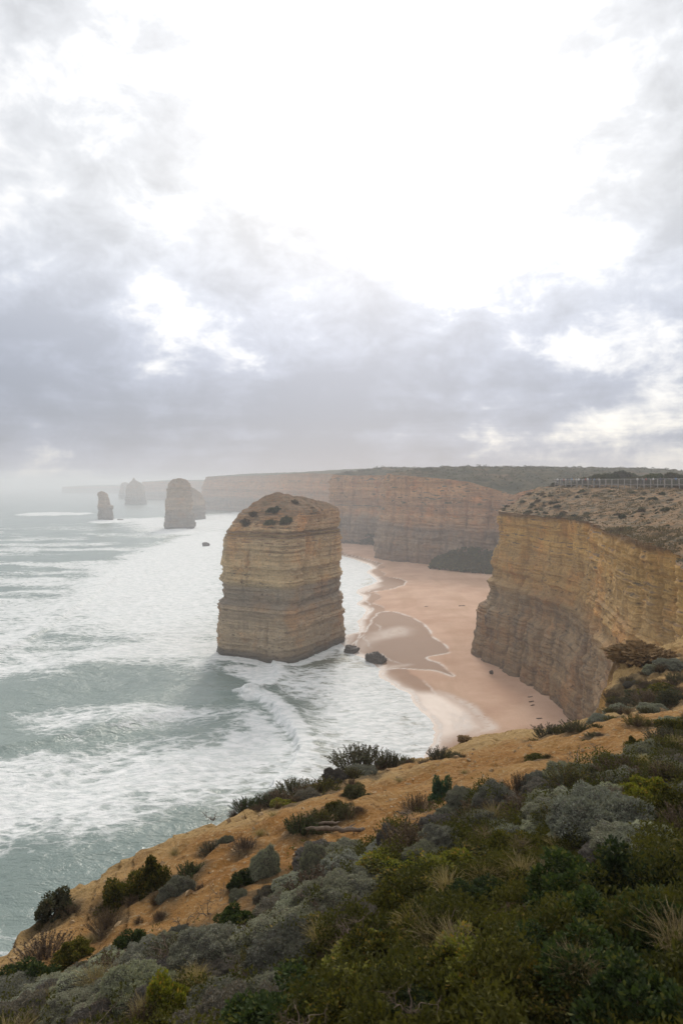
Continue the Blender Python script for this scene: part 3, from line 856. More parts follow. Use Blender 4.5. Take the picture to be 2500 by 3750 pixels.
far_stack('tall rounded far sea stack standing in front of its shorter neighbour', 590, 706, 1937,
          [(None, 1, 0), (1925, 1.0, 0), (1900, .96, 0), (1885, .97, 0), (1872, .86, -.02), (1830, .84, -.02), (1800, .80, -.02), (1785, .74, -.02), (1770, .66, -.02), (1760, .50, -.02), (1754, .3, -.02), (1751, 0, -.02)], 5.0)
far_stack('shorter hazy sea stack half hidden behind the tall rounded one', 640, 743, 1903,
          [(None, 1, 0), (1890, 1.0, 0), (1850, .98, 0), (1830, .92, -.02), (1815, .88, -.03), (1800, .70, -.08), (1792, .55, -.12), (1782, .35, -.2), (1778, 0, -.25)], 8.0)
far_stack('thin leaning sea stack standing farthest left in the surf', 350, 410, 1904,
          [(None, 1, 0), (1895, 1.0, 0), (1870, .92, -.03), (1853, .85, -.05), (1849, .65, -.13), (1830, .62, -.17), (1815, .55, -.22), (1806, .42, -.27), (1801, .25, -.29), (1799, 0, -.29)], 11.0, depth=0.9)
far_stack('faint sea stack with a small spire on the skyline', 446, 529, 1848,
          [(None, 1, 0), (1840, .97, 0), (1815, .86, 0), (1790, .78, -.02), (1778, .72, -.02), (1770, .58, 0), (1764, .30, -.06), (1757, .13, -.09), (1752, .08, -.09), (1748, 0, -.09)], 14.0, amp=2.4)
far_stack('low pale sea stack peeping out behind the spired one', 430, 470, 1826,
          [(None, 1, 0), (1815, .95, 0), (1795, .85, 0.05), (1775, .75, .1), (1768, .5, .1), (1766, 0, .1)], 17.0, amp=2.4)

# ------------------------------------------------------------------ haze
def build_haze():
    m, T = new_mat('sea_haze')
    v = T.n('ShaderNodeVolumePrincipled', {'Color': (0.87, 0.88, 0.905, 1.0), 'Density': 0.00058, 'Anisotropy': 0.2})
    T.n('ShaderNodeOutputMaterial', {'Volume': v})
    x0, x1, y0, y1, z0, z1 = -27000, 22500, -120, 24500, -6.0, 76.0
    V = np.array([(x, y, z) for z in (z0, z1) for y in (y0, y1) for x in (x0, x1)], float)
    Fq = np.array([(0, 2, 3, 1), (4, 5, 7, 6), (0, 1, 5, 4), (2, 6, 7, 3), (0, 4, 6, 2), (1, 3, 7, 5)])
    me = mesh_np('haze', V, Fq, smooth=False, mats=[m])
    tag(link('haze', me), 'pale salt haze over the sea and cliffs', kind='stuff')


build_haze()

# ------------------------------------------------------------------ the near bluff
FE_W = [(-16, -6, 44.0), (-12, 0, 44.0), (-8.5, 5, 43.8)]
FE_P = [(-300, 3720, 8.3), (0, 3505, 9.4), (130, 3405, 10), (270, 3265, 11), (350, 3215, 11.5), (470, 3130, 12.2), (505, 3070, 12.8), (620, 3058, 13), (780, 3022, 13.6), (860, 2980, 14.1), (1000, 2915, 15), (1160, 2860, 15.9),
        (1300, 2818, 16.6), (1440, 2800, 17.4), (1600, 2768, 18.5), (1700, 2714, 19.8), (1950, 2694, 21.5), (2150, 2637, 24), (2205, 2600, 26), (2228, 2520, 28.5), (2255, 2440, 31), (2300, 2405, 34), (2420, 2375, 38)]
FE = FE_W + [((px - CX) / F * Y, Y, H - (py - HY) / F * Y) for px, py, Y in FE_P] + [(23, 43.5, 41.0), (30, 49, 41.6)]
FE = np.array(FE)
FI = np.array([(-18, -16), (-8, -11), (0, -9), (6, -8), (12, -6), (20, -1), (30, 8), (42, 20), (58, 36)], float)
_cx = np.concatenate([FE[:, 0], [0.0, -3.0, 3.0]])
_cy = np.concatenate([FE[:, 1], [0.0, -3.0, -2.0]])
_cz = np.concatenate([FE[:, 2] - (48.3 + 0.22 * FE[:, 0] - 0.325 * FE[:, 1]), [0.0, 0.0, 0.0]])


def ground_z(x, y, rough=True):
    x, y = np.asarray(x, float), np.asarray(y, float)
    w = 1.0 / ((x[..., None] - _cx) ** 2 + (y[..., None] - _cy) ** 2 + 1.5) ** 2
    z = 48.3 + 0.22 * x - 0.325 * y + (w * _cz).sum(-1) / w.sum(-1)
    z = z + 0.16 * fbm(x * 0.45, y * 0.45, 2.0, 3) + sstep(19, 25, y) * (0.28 * fbm(x * 0.6, y * 0.5, 12.0, 3))
    if rough:
        z = z + (0.07 + 0.08 * sstep(19, 25, y)) * fbm(x * 2.2, y * 2.2, 5.0, 4, 0.62) - 0.07 * np.exp(-(perlin(x * 0.8 - y * 0.5, (x + y) * 0.25, 8.0) / 0.1) ** 2)
    return z


def ground_at(px, py):
    Y = np.linspace(2.0, 60.0, 3000)
    X = (px - CX) / F * Y
    g = ground_z(X, Y, False)
    ray = H - (py - HY) / F * Y
    k = np.argmax(ray < g)
    if ray[k] >= g[k]:
        k = len(Y) - 1
    return X[k], Y[k], g[k]


def soil_mat():
    m, T = new_mat('orange_soil')
    P = T.n('ShaderNodeNewGeometry').outputs['Position']
    litter = T.attr('litter')
    tone = T.attr('tone')
    n1 = T.noise(P, 0.55, 6.0, 0.62, 0.4)
    n2 = T.noise(T.vmath('MULTIPLY', P, (1.0, 1.6, 1.0)), 2.6, 6.0, 0.7, 0.3)
    n3 = T.noise(P, 12.0, 6.0, 0.78)
    col = T.mix(T.rng(n1, 0.32, 0.68), (0.30, 0.140, 0.036), (0.37, 0.205, 0.070))
    col = T.mix(tone, col, T.mix(n2, (0.40, 0.255, 0.10), (0.48, 0.33, 0.155)))
    col = T.mix(T.rng(n2, 0.46, 0.70, 0.0, 0.55), col, (0.13, 0.06, 0.02))
    col = T.mix(T.rng(n3, 0.52, 0.64, 0.0, 0.85), col, (0.43, 0.31, 0.165))
    col = T.mix(T.rng(n3, 0.44, 0.33, 0.0, 0.85), col, (0.085, 0.048, 0.022))  # dark specks in the hollows: relief shading painted over the bump
    col = T.mix(T.math('MULTIPLY', litter, T.rng(n2, 0.3, 0.6, 0.75, 1.0)), col, T.mix(n3, (0.055, 0.042, 0.026), (0.11, 0.085, 0.05)))
    bump = T.n('ShaderNodeBump', {'Height': T.math('ADD', T.math('MULTIPLY', n3, 0.35), n2), 'Strength': 1.0, 'Distance': 0.16})
    finish(T, T.n('ShaderNodeBsdfPrincipled', {'Base Color': col, 'Roughness': 0.95, 'Normal': bump, 'Specular IOR Level': 0.15}))
    return m


M_SOIL = soil_mat()
VEG_LINE = [(-600, 3840), (0, 3640), (200, 3585), (420, 3530), (600, 3510), (780, 3490), (890, 3410), (950, 3290), (1080, 3210), (1130, 3160), (1300, 3130), (1480, 3050), (1620, 2960), (1870, 2920), (2000, 2865), (2200, 2815), (2350, 2770), (2560, 2690)]
_vl = np.array([ground_at(*p)[:2] for p in VEG_LINE])
VEG_POLY = np.vstack([_vl, [(60, 30), (40, -10), (-20, -20), (-20, -5)]])


def build_bluff():
    ns, nt = 760, 300
    E = resample(catmull(FE, 0), ns, 2, lambda M: np.where((M[:, 1] < 4), 0.35, 1.0))
    I = resample(catmull(FI, 0), ns, 2)
    tan = np.gradient(E[:, :2], axis=0)
    tan /= np.linalg.norm(tan, axis=1)[:, None]
    nrm = np.stack([-tan[:, 1], tan[:, 0]], 1)          # out to sea
    arc = np.linspace(0, 75, ns)
    jag = 0.26 * fbm(arc * 0.9, 0, 1.0, 4, 0.6) + 0.34 * (steps1(arc * 1.3, 4, 4.0) - 0.5) + 0.12 * (steps1(arc * 4.0, 5, 4.0) - 0.5)
    EX = E[:, 0] + nrm[:, 0] * jag
    EY = E[:, 1] + nrm[:, 1] * jag
    t = np.linspace(0, 1, nt) ** 1.35
    X = EX[:, None] * (1 - t) + I[:, 0][:, None] * t
    Y = EY[:, None] * (1 - t) + I[:, 1][:, None] * t
    Z = ground_z(X, Y)
    V = np.stack([X, Y, Z], -1)
    sd = poly_sd(X, Y, VEG_POLY)
    litter = sstep(-0.5, 0.6, sd + 0.6 * fbm(X * 0.7, Y * 0.7, 3.0, 3))
    wob = 0.25 * perlin(X * 2.5, Y * 2.5, 71.0)
    for (sx_, sy_, sr_) in SHRUB_POS:      # dead leaves gather round each bush
        litter = np.maximum(litter, 0.85 * sstep(1.15, 0.55, np.hypot(X - sx_, (Y - sy_) * 0.8) / sr_ + wob))
    edge_d = np.hypot(X - EX[:, None], Y - EY[:, None])
    tone = np.clip(sstep(3.2, 0.3, edge_d + 1.5 * fbm(X * 0.4, Y * 0.4, 6.0, 3)) * 0.9 + 0.55 * sstep(9, 18, Y) * sstep(0.0, 0.4, fbm(X * 0.35, Y * 0.35, 9.0, 3)) + 0.5 * sstep(17, 21, Y), 0, 1)
    root = link('bluff', mesh_np('bluff', V.reshape(-1, 3), grid_faces(ns, nt, flip=True), attrs={'litter': litter, 'tone': tone}, mats=[M_SOIL]))
    tag(root, 'near sandy bluff of orange soil dropping to the sea', kind='structure')
    # cliff under the lip
    nz = 90
    q = np.linspace(0, 1, nz) ** 1.6
    zt = Z[:, 0][:, None]
    ZZ = zt + (-2.0 - zt) * q
    A = np.broadcast_to(arc[:, None], ZZ.shape)
    off = 0.9 * (1 - np.exp(-q * 30)) * 0.5 + 3.0 * q + (bedding(ZZ, A, 5.0, 0.5) + face_noise(A, ZZ, 6.0, 0.5)) * sstep(0, 0.06, q)
    W = np.stack([EX[:, None] + nrm[:, 0][:, None] * off, EY[:, None] + nrm[:, 1][:, None] * off, ZZ], -1)
    link('cliff_face', mesh_np('cliff_face', W.reshape(-1, 3), grid_faces(ns, nz), mats=[M_CLIFF]), root)



# ------------------------------------------------------------------ plants
def leaf_mat(name, a, b, c=None, trans=0.35, var=0.25):
    """a, b: two leaf colours mixed leaf by leaf; c: odd yellowed leaves"""
    m, T = new_mat(name)
    r = T.attr('rnd')
    oi = T.n('ShaderNodeObjectInfo').outputs['Random']
    col = T.mix(r, a, b)
    if c:
        col = T.mix(T.rng(r, 0.86, 0.95), col, c)
    k = T.math('MULTIPLY_ADD', oi, var * 2, 1.0 - var)
    col = T.vmath('MULTIPLY', col, T.comb(k, k, T.math('MULTIPLY_ADD', oi, var, 1.0 - var * 0.5)))
    d = T.n('ShaderNodeBsdfPrincipled', {'Base Color': col, 'Roughness': 0.75, 'Specular IOR Level': 0.2})
    tr = T.n('ShaderNodeBsdfTranslucent', {'Color': T.vmath('MULTIPLY', col, (1.1, 1.15, 0.6))})
    mx = T.n('ShaderNodeMixShader', {0: trans, 1: d, 2: tr})
    finish(T, mx)
    return m


def plain_mat(name, col, rough=0.85, nscale=6.0, spread=0.35):
    m, T = new_mat(name)
    P = T.n('ShaderNodeNewGeometry').outputs['Position']
    n = T.noise(P, nscale, 5.0, 0.65)
    k = T.rng(n, 0.25, 0.75, 1 - spread, 1 + spread, False)
    c = T.vmath('MULTIPLY', tuple(col), T.comb(k, k, k))
    bump = T.n('ShaderNodeBump', {'Height': n, 'Strength': 0.5, 'Distance': 0.15 / nscale * 2})
    finish(T, T.n('ShaderNodeBsdfPrincipled', {'Base Color': c, 'Roughness': rough, 'Normal': bump, 'Specular IOR Level': 0.25}))
    return m


L_GREY = leaf_mat('cushion_leaf', (0.125, 0.127, 0.088), (0.225, 0.222, 0.158), (0.18, 0.145, 0.095), 0.12)
L_PALE = leaf_mat('pale_cushion_leaf', (0.20, 0.21, 0.145), (0.33, 0.335, 0.235), (0.25, 0.225, 0.145), 0.12)
L_BROWNGREY = leaf_mat('brown_cushion_leaf', (0.088, 0.076, 0.060), (0.160, 0.142, 0.115), (0.14, 0.10, 0.065), 0.12)
L_DARK = leaf_mat('dark_green_leaf', (0.017, 0.029, 0.010), (0.055, 0.078, 0.022), (0.105, 0.105, 0.028), 0.3)
L_OLIVE = leaf_mat('olive_leaf', (0.026, 0.032, 0.008), (0.135, 0.120, 0.020), (0.21, 0.14, 0.03), 0.3)
L_YELLOW = leaf_mat('yellow_green_leaf', (0.10, 0.11, 0.016), (0.21, 0.20, 0.03), (0.28, 0.17, 0.03), 0.35)
L_HEATH = leaf_mat('heath_leaf', (0.050, 0.052, 0.028), (0.118, 0.115, 0.060), (0.15, 0.11, 0.06), 0.25)
L_BROWN = leaf_mat('dry_brown_leaf', (0.065, 0.042, 0.025), (0.13, 0.088, 0.05), (0.17, 0.12, 0.06), 0.2)
L_BLUE = leaf_mat('blue_green_leaf', (0.03, 0.06, 0.035), (0.07, 0.115, 0.07), None, 0.25)
L_STRAW = leaf_mat('straw_blade', (0.22, 0.165, 0.085), (0.36, 0.285, 0.16), (0.12, 0.085, 0.045), 0.3)
L_SCRUB = leaf_mat('scrub_leaf', (0.026, 0.036, 0.015), (0.068, 0.072, 0.032), (0.095, 0.07, 0.04), 0.2)
M_TWIG = plain_mat('dry_twig', (0.13, 0.095, 0.07), 0.9, 20.0)
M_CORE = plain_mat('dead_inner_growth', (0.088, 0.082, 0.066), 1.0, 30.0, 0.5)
M_LOG = plain_mat('weathered_wood', (0.15, 0.115, 0.085), 0.95, 22.0, 0.6)
M_DARKROCK = plain_mat('dark_wet_rock', (0.075, 0.058, 0.046), 0.6, 1.2, 0.45)
M_LEDGE = plain_mat('crumbly_ledge_rock', (0.17, 0.105, 0.048), 0.95, 4.0, 0.75)


def unit(v):
    return v / (np.linalg.norm(v, axis=-1, keepdims=True) + 1e-9)


def leaves_geo(base, d, L, W, rng, curl=0.25):
    """diamond leaves; returns verts, faces, rnd"""
    n = len(base)
    d = unit(d)
    side = unit(np.cross(d, rng.normal(size=(n, 3))))
    nor = np.cross(side, d)
    L = np.broadcast_to(np.asarray(L, float).reshape(-1, 1), (n, 1))
    W = np.broadcast_to(np.asarray(W, float).reshape(-1, 1), (n, 1))
    mid = base + d * L * 0.5
    v = np.stack([base, mid - side * W + nor * L * 0.06, base + d * L - nor * L * curl * 0.5, mid + side * W + nor * L * 0.06], 1)
    f = np.arange(n * 4).reshape(n, 4)
    r = np.repeat(rng.random(n), 4)
    return v.reshape(-1, 3), f, r


def leaf_obj_mesh(name, parts, mat):
    vs, fs, rs, k = [], [], [], 0
    for v, f, r in parts:
        vs.append(v)
        fs.append(f + k)
        rs.append(r)
        k += len(v)
    return mesh_np(name, np.vstack(vs), np.vstack(fs), smooth=False, attrs={'rnd': np.concatenate(rs)}, mats=[mat])


def tube(path, radii, sides=5):
    path = np.asarray(path, float)
    n = len(path)
    t = unit(np.gradient(path, axis=0))
    ref = np.array([0.31, 0.17, 0.93])
    a = unit(np.cross(t, ref))
    b = np.cross(t, a)
    th = np.arange(sides) / sides * 2 * np.pi
    V = path[:, None] + (a[:, None] * np.cos(th)[None, :, None] + b[:, None] * np.sin(th)[None, :, None]) * np.asarray(radii, float)[:, None, None]
    i = np.arange(n - 1)[:, None]
    j = np.arange(sides)[None]
    j2 = (j + 1) % sides
    f = np.stack([i * sides + j, i * sides + j2, (i + 1) * sides + j2, (i + 1) * sides + j], -1).reshape(-1, 4)
    return V.reshape(-1, 3), f


def join_geo(parts):
    vs, fs, k = [], [], 0
    for v, f in parts:
        vs.append(v)
        fs.append(f + k)
        k += len(v)
    return np.vstack(vs), np.vstack(fs)


def branches(rng, n0, L0, r0, levels, spread=0.8, up=0.5, rise=0.0):
    parts = []

    def grow(p, d, L, r, lev):
        k = 6
        path = [p]
        dd = d
        for i in range(k):
            dd = unit(dd + rng.normal(size=3) * 0.22 + np.array([0, 0, rise]))
            path.append(path[-1] + dd * L / k)
        parts.append(tube(path, np.linspace(r, r * 0.5, k + 1), 5 if lev > 0 else 4))
        if lev > 0:
            for _ in range(rng.integers(2, 5)):
                q = path[rng.integers(2, k + 1)]
                grow(q, unit(dd + rng.normal(size=3) * spread), L * rng.uniform(0.5, 0.8), r * 0.5, lev - 1)
    for _ in range(n0):
        a = rng.uniform(0, 2 * np.pi)
        grow(np.array([rng.normal() * 0.03, rng.normal() * 0.03, -0.02]), unit(np.array([math.cos(a), math.sin(a), up + rng.uniform(0, 0.6)])), L0 * rng.uniform(0.7, 1.1), r0, levels)
    return join_geo(parts)


def proto_cushion(seed, mat, n=34000, hgt=0.62, L=0.021):
    """rounded cushion of fine curly growth, unit width"""
    rng = np.random.default_rng(seed)

    def dirs(k):
        v = rng.normal(size=(k, 3))
        v[:, 2] = np.abs(v[:, 2]) * 0.9
        return unit(v)
    big, mid, small = dirs(9), dirs(55), dirs(420)
    ab, am = rng.uniform(0.5, 1.0, 9), rng.uniform(0.5, 1.0, 55)

    def radius(d):
        cb = (np.exp(-(np.arccos(np.clip(d @ big.T, -1, 1)) / 0.55) ** 2) * ab).max(1)
        cm = (np.exp(-(np.arccos(np.clip(d @ mid.T, -1, 1)) / 0.20) ** 2) * am).max(1)
        cs = np.exp(-(np.arccos(np.clip(d @ small.T, -1, 1)) / 0.07) ** 2).max(1)
        return 0.25 + 0.15 * cb + 0.105 * cm + 0.038 * cs
    sc = np.array([1.0, 1.0, hgt * 2])
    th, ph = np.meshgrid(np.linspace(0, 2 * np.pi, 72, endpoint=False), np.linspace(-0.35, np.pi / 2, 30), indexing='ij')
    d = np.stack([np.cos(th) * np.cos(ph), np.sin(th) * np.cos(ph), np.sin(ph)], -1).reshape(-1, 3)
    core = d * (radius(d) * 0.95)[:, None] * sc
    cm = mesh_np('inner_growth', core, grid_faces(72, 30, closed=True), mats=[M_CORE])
    v = rng.normal(size=(n, 3))
    v[:, 2] = np.abs(v[:, 2]) - 0.22
    d = unit(v)
    e = 0.02
    r = radius(d)
    base = d * (r * rng.uniform(0.93, 1.0, n))[:, None] * sc
    dirn = unit(d * np.array([1, 1, 1.2])) + rng.normal(size=(n, 3)) * 1.0
    g = leaves_geo(base, dirn, rng.uniform(0.6, 1.2, n) * L, rng.uniform(0.6, 1.2, n) * L * 0.30, rng)
    fm = leaf_obj_mesh('foliage', [g], mat)
    return [('foliage', fm), ('inner_growth', cm)]


def proto_leafy(seed, mat, n=9000, clumps=34, hgt=0.62, L=0.055, wid=0.34, up=0.5):
    """rounded leafy shrub of many clumps, unit width"""
    rng = np.random.default_rng(seed)
    c = unit(rng.normal(size=(clumps, 3)))
    c[:, 2] = np.abs(c[:, 2])
    c = c * (rng.uniform(0.25, 1.15, clumps) ** 0.5)[:, None] * np.array([0.40, 0.40, hgt * 0.70]) * (1 + 0.35 * perlin(c[:, 0] * 2 + seed, c[:, 1] * 2, c[:, 2] * 2))[:, None]
    cr = rng.uniform(0.05, 0.15, clumps)
    k = rng.integers(0, clumps, n)
    dv = unit(rng.normal(size=(n, 3)))
    base = c[k] + dv * (cr[k] * rng.uniform(0.45, 1.0, n))[:, None] * np.array([1, 1, 1.1])
    base[:, 2] = np.maximum(base[:, 2], 0.01)
    dr = dv + np.array([0, 0, up]) + rng.normal(size=(n, 3)) * 0.45
    g = leaves_geo(base, dr, rng.uniform(0.6, 1.2, n) * L, rng.uniform(0.7, 1.2, n) * L * wid, rng)
    tw = []
    for q in c[rng.permutation(clumps)[:16]]:
        m = q * 0.5 + rng.normal(size=3) * 0.03
        tw.append(tube([np.zeros(3), m, q], [0.014, 0.01, 0.005]))
    v, f = join_geo(tw)
    return [('foliage', leaf_obj_mesh('foliage', [g], mat)), ('branches', mesh_np('branches', v, f, mats=[M_TWIG]))]


def proto_upright(seed, mat, stems=150, per=46, hgt=0.8, L=0.038):
    """shrub of many upright spiky stems, unit width"""
    rng = np.random.default_rng(seed)
    bs, ds, tw = [], [], []
    for i in range(stems):
        a = rng.uniform(0, 2 * np.pi)
        lean = rng.uniform(0, 1) ** 0.7
        r0 = 0.28 * lean
        p0 = np.array([math.cos(a) * r0, math.sin(a) * r0, 0.0])
        tip = np.array([math.cos(a) * (r0 + 0.2 * lean), math.sin(a) * (r0 + 0.2 * lean), hgt * (1 - 0.45 * lean ** 2) * rng.uniform(0.6, 1.05)]) + rng.normal(size=3) * 0.04
        m = (p0 + tip) / 2 + rng.normal(size=3) * 0.03
        tw.append(tube([p0, m, tip], [0.007, 0.005, 0.002], 3))
        t = rng.uniform(0.3, 1.0, per)[:, None]
        b = p0 * (1 - t) ** 2 + 2 * m * t * (1 - t) + tip * t * t
        bs.append(b)
        ds.append(unit(tip - p0) * 0.9 + rng.normal(size=(per, 3)) * 0.55)
    b, d = np.vstack(bs), np.vstack(ds)
    g = leaves_geo(b, d, rng.uniform(0.6, 1.2, len(b)) * L, rng.uniform(0.7, 1.2, len(b)) * L * 0.22, rng)
    v, f = join_geo(tw)
    return [('foliage', leaf_obj_mesh('foliage', [g], mat)), ('stems', mesh_np('stems', v, f, mats=[M_TWIG]))]


def proto_tuft(seed, mat, n=260, hgt=0.9):
    rng = np.random.default_rng(seed)
    a = rng.uniform(0, 2 * np.pi, n)
    lean = rng.uniform(0.05, 0.9, n)
    p0 = np.stack([np.cos(a) * lean * 0.14, np.sin(a) * lean * 0.14, np.zeros(n)], 1)
    Ls = rng.uniform(0.4, 1.0, n) * hgt
    d1 = unit(np.stack([np.cos(a) * lean * 0.5, np.sin(a) * lean * 0.5, np.ones(n)], 1) + rng.normal(size=(n, 3)) * 0.12)
    d2 = unit(d1 + np.stack([np.cos(a) * lean, np.sin(a) * lean, -0.6 * lean], 1))
    p1 = p0 + d1 * Ls[:, None] * 0.6
    g1 = leaves_geo(p0, d1, Ls * 0.85, np.full(n, 0.006), rng, 0.0)
    g2 = leaves_geo(p1, d2, Ls * 0.5, np.full(n, 0.0045), rng, 0.3)
    return [('blades', leaf_obj_mesh('blades', [g1, g2], mat))]


def proto_twigs(seed, n0=4, L0=0.42, levels=3, up=0.7, r0=0.016):
    rng = np.random.default_rng(seed)
    v, f = branches(rng, n0, L0, r0, levels, up=up)
    return [('branches', mesh_np('branches', v, f, mats=[M_TWIG]))]


def plant(name, proto, loc, sx, sz, rot, label, cat, group=None, mat=None, sy=None):
    root = empty(name, loc)
    root.scale = (sx, sy or sx, sz)
    root.rotation_euler = (0, 0, rot)
    tag(root, label, cat, group)
    for i, (pn, me) in enumerate(proto):
        o = link(pn, me, root)
        if mat is not None and i == 0:
            o.material_slots[0].link = 'OBJECT'
            o.material_slots[0].material = mat
    return root


CUSH = [proto_cushion(101, L_GREY), proto_cushion(102, L_GREY, hgt=0.5), proto_cushion(103, L_GREY, hgt=0.75)]
LEAFY = [proto_leafy(201, L_DARK), proto_leafy(202, L_DARK, clumps=48, n=11000, L=0.048), proto_leafy(203, L_OLIVE, hgt=0.5, clumps=40, n=10000, L=0.05)]
UPR = [proto_upright(301, L_HEATH), proto_upright(302, L_HEATH, stems=110, hgt=0.65, per=50), proto_upright(303, L_BROWN, stems=120, hgt=0.75, per=26)]
TUFT = [proto_tuft(401, L_STRAW), proto_tuft(402, L_STRAW, n=180, hgt=0.7)]
DEAD = [proto_twigs(501), proto_twigs(502, n0=3, L0=0.5), proto_twigs(503, n0=7, L0=0.4, up=0.25)]

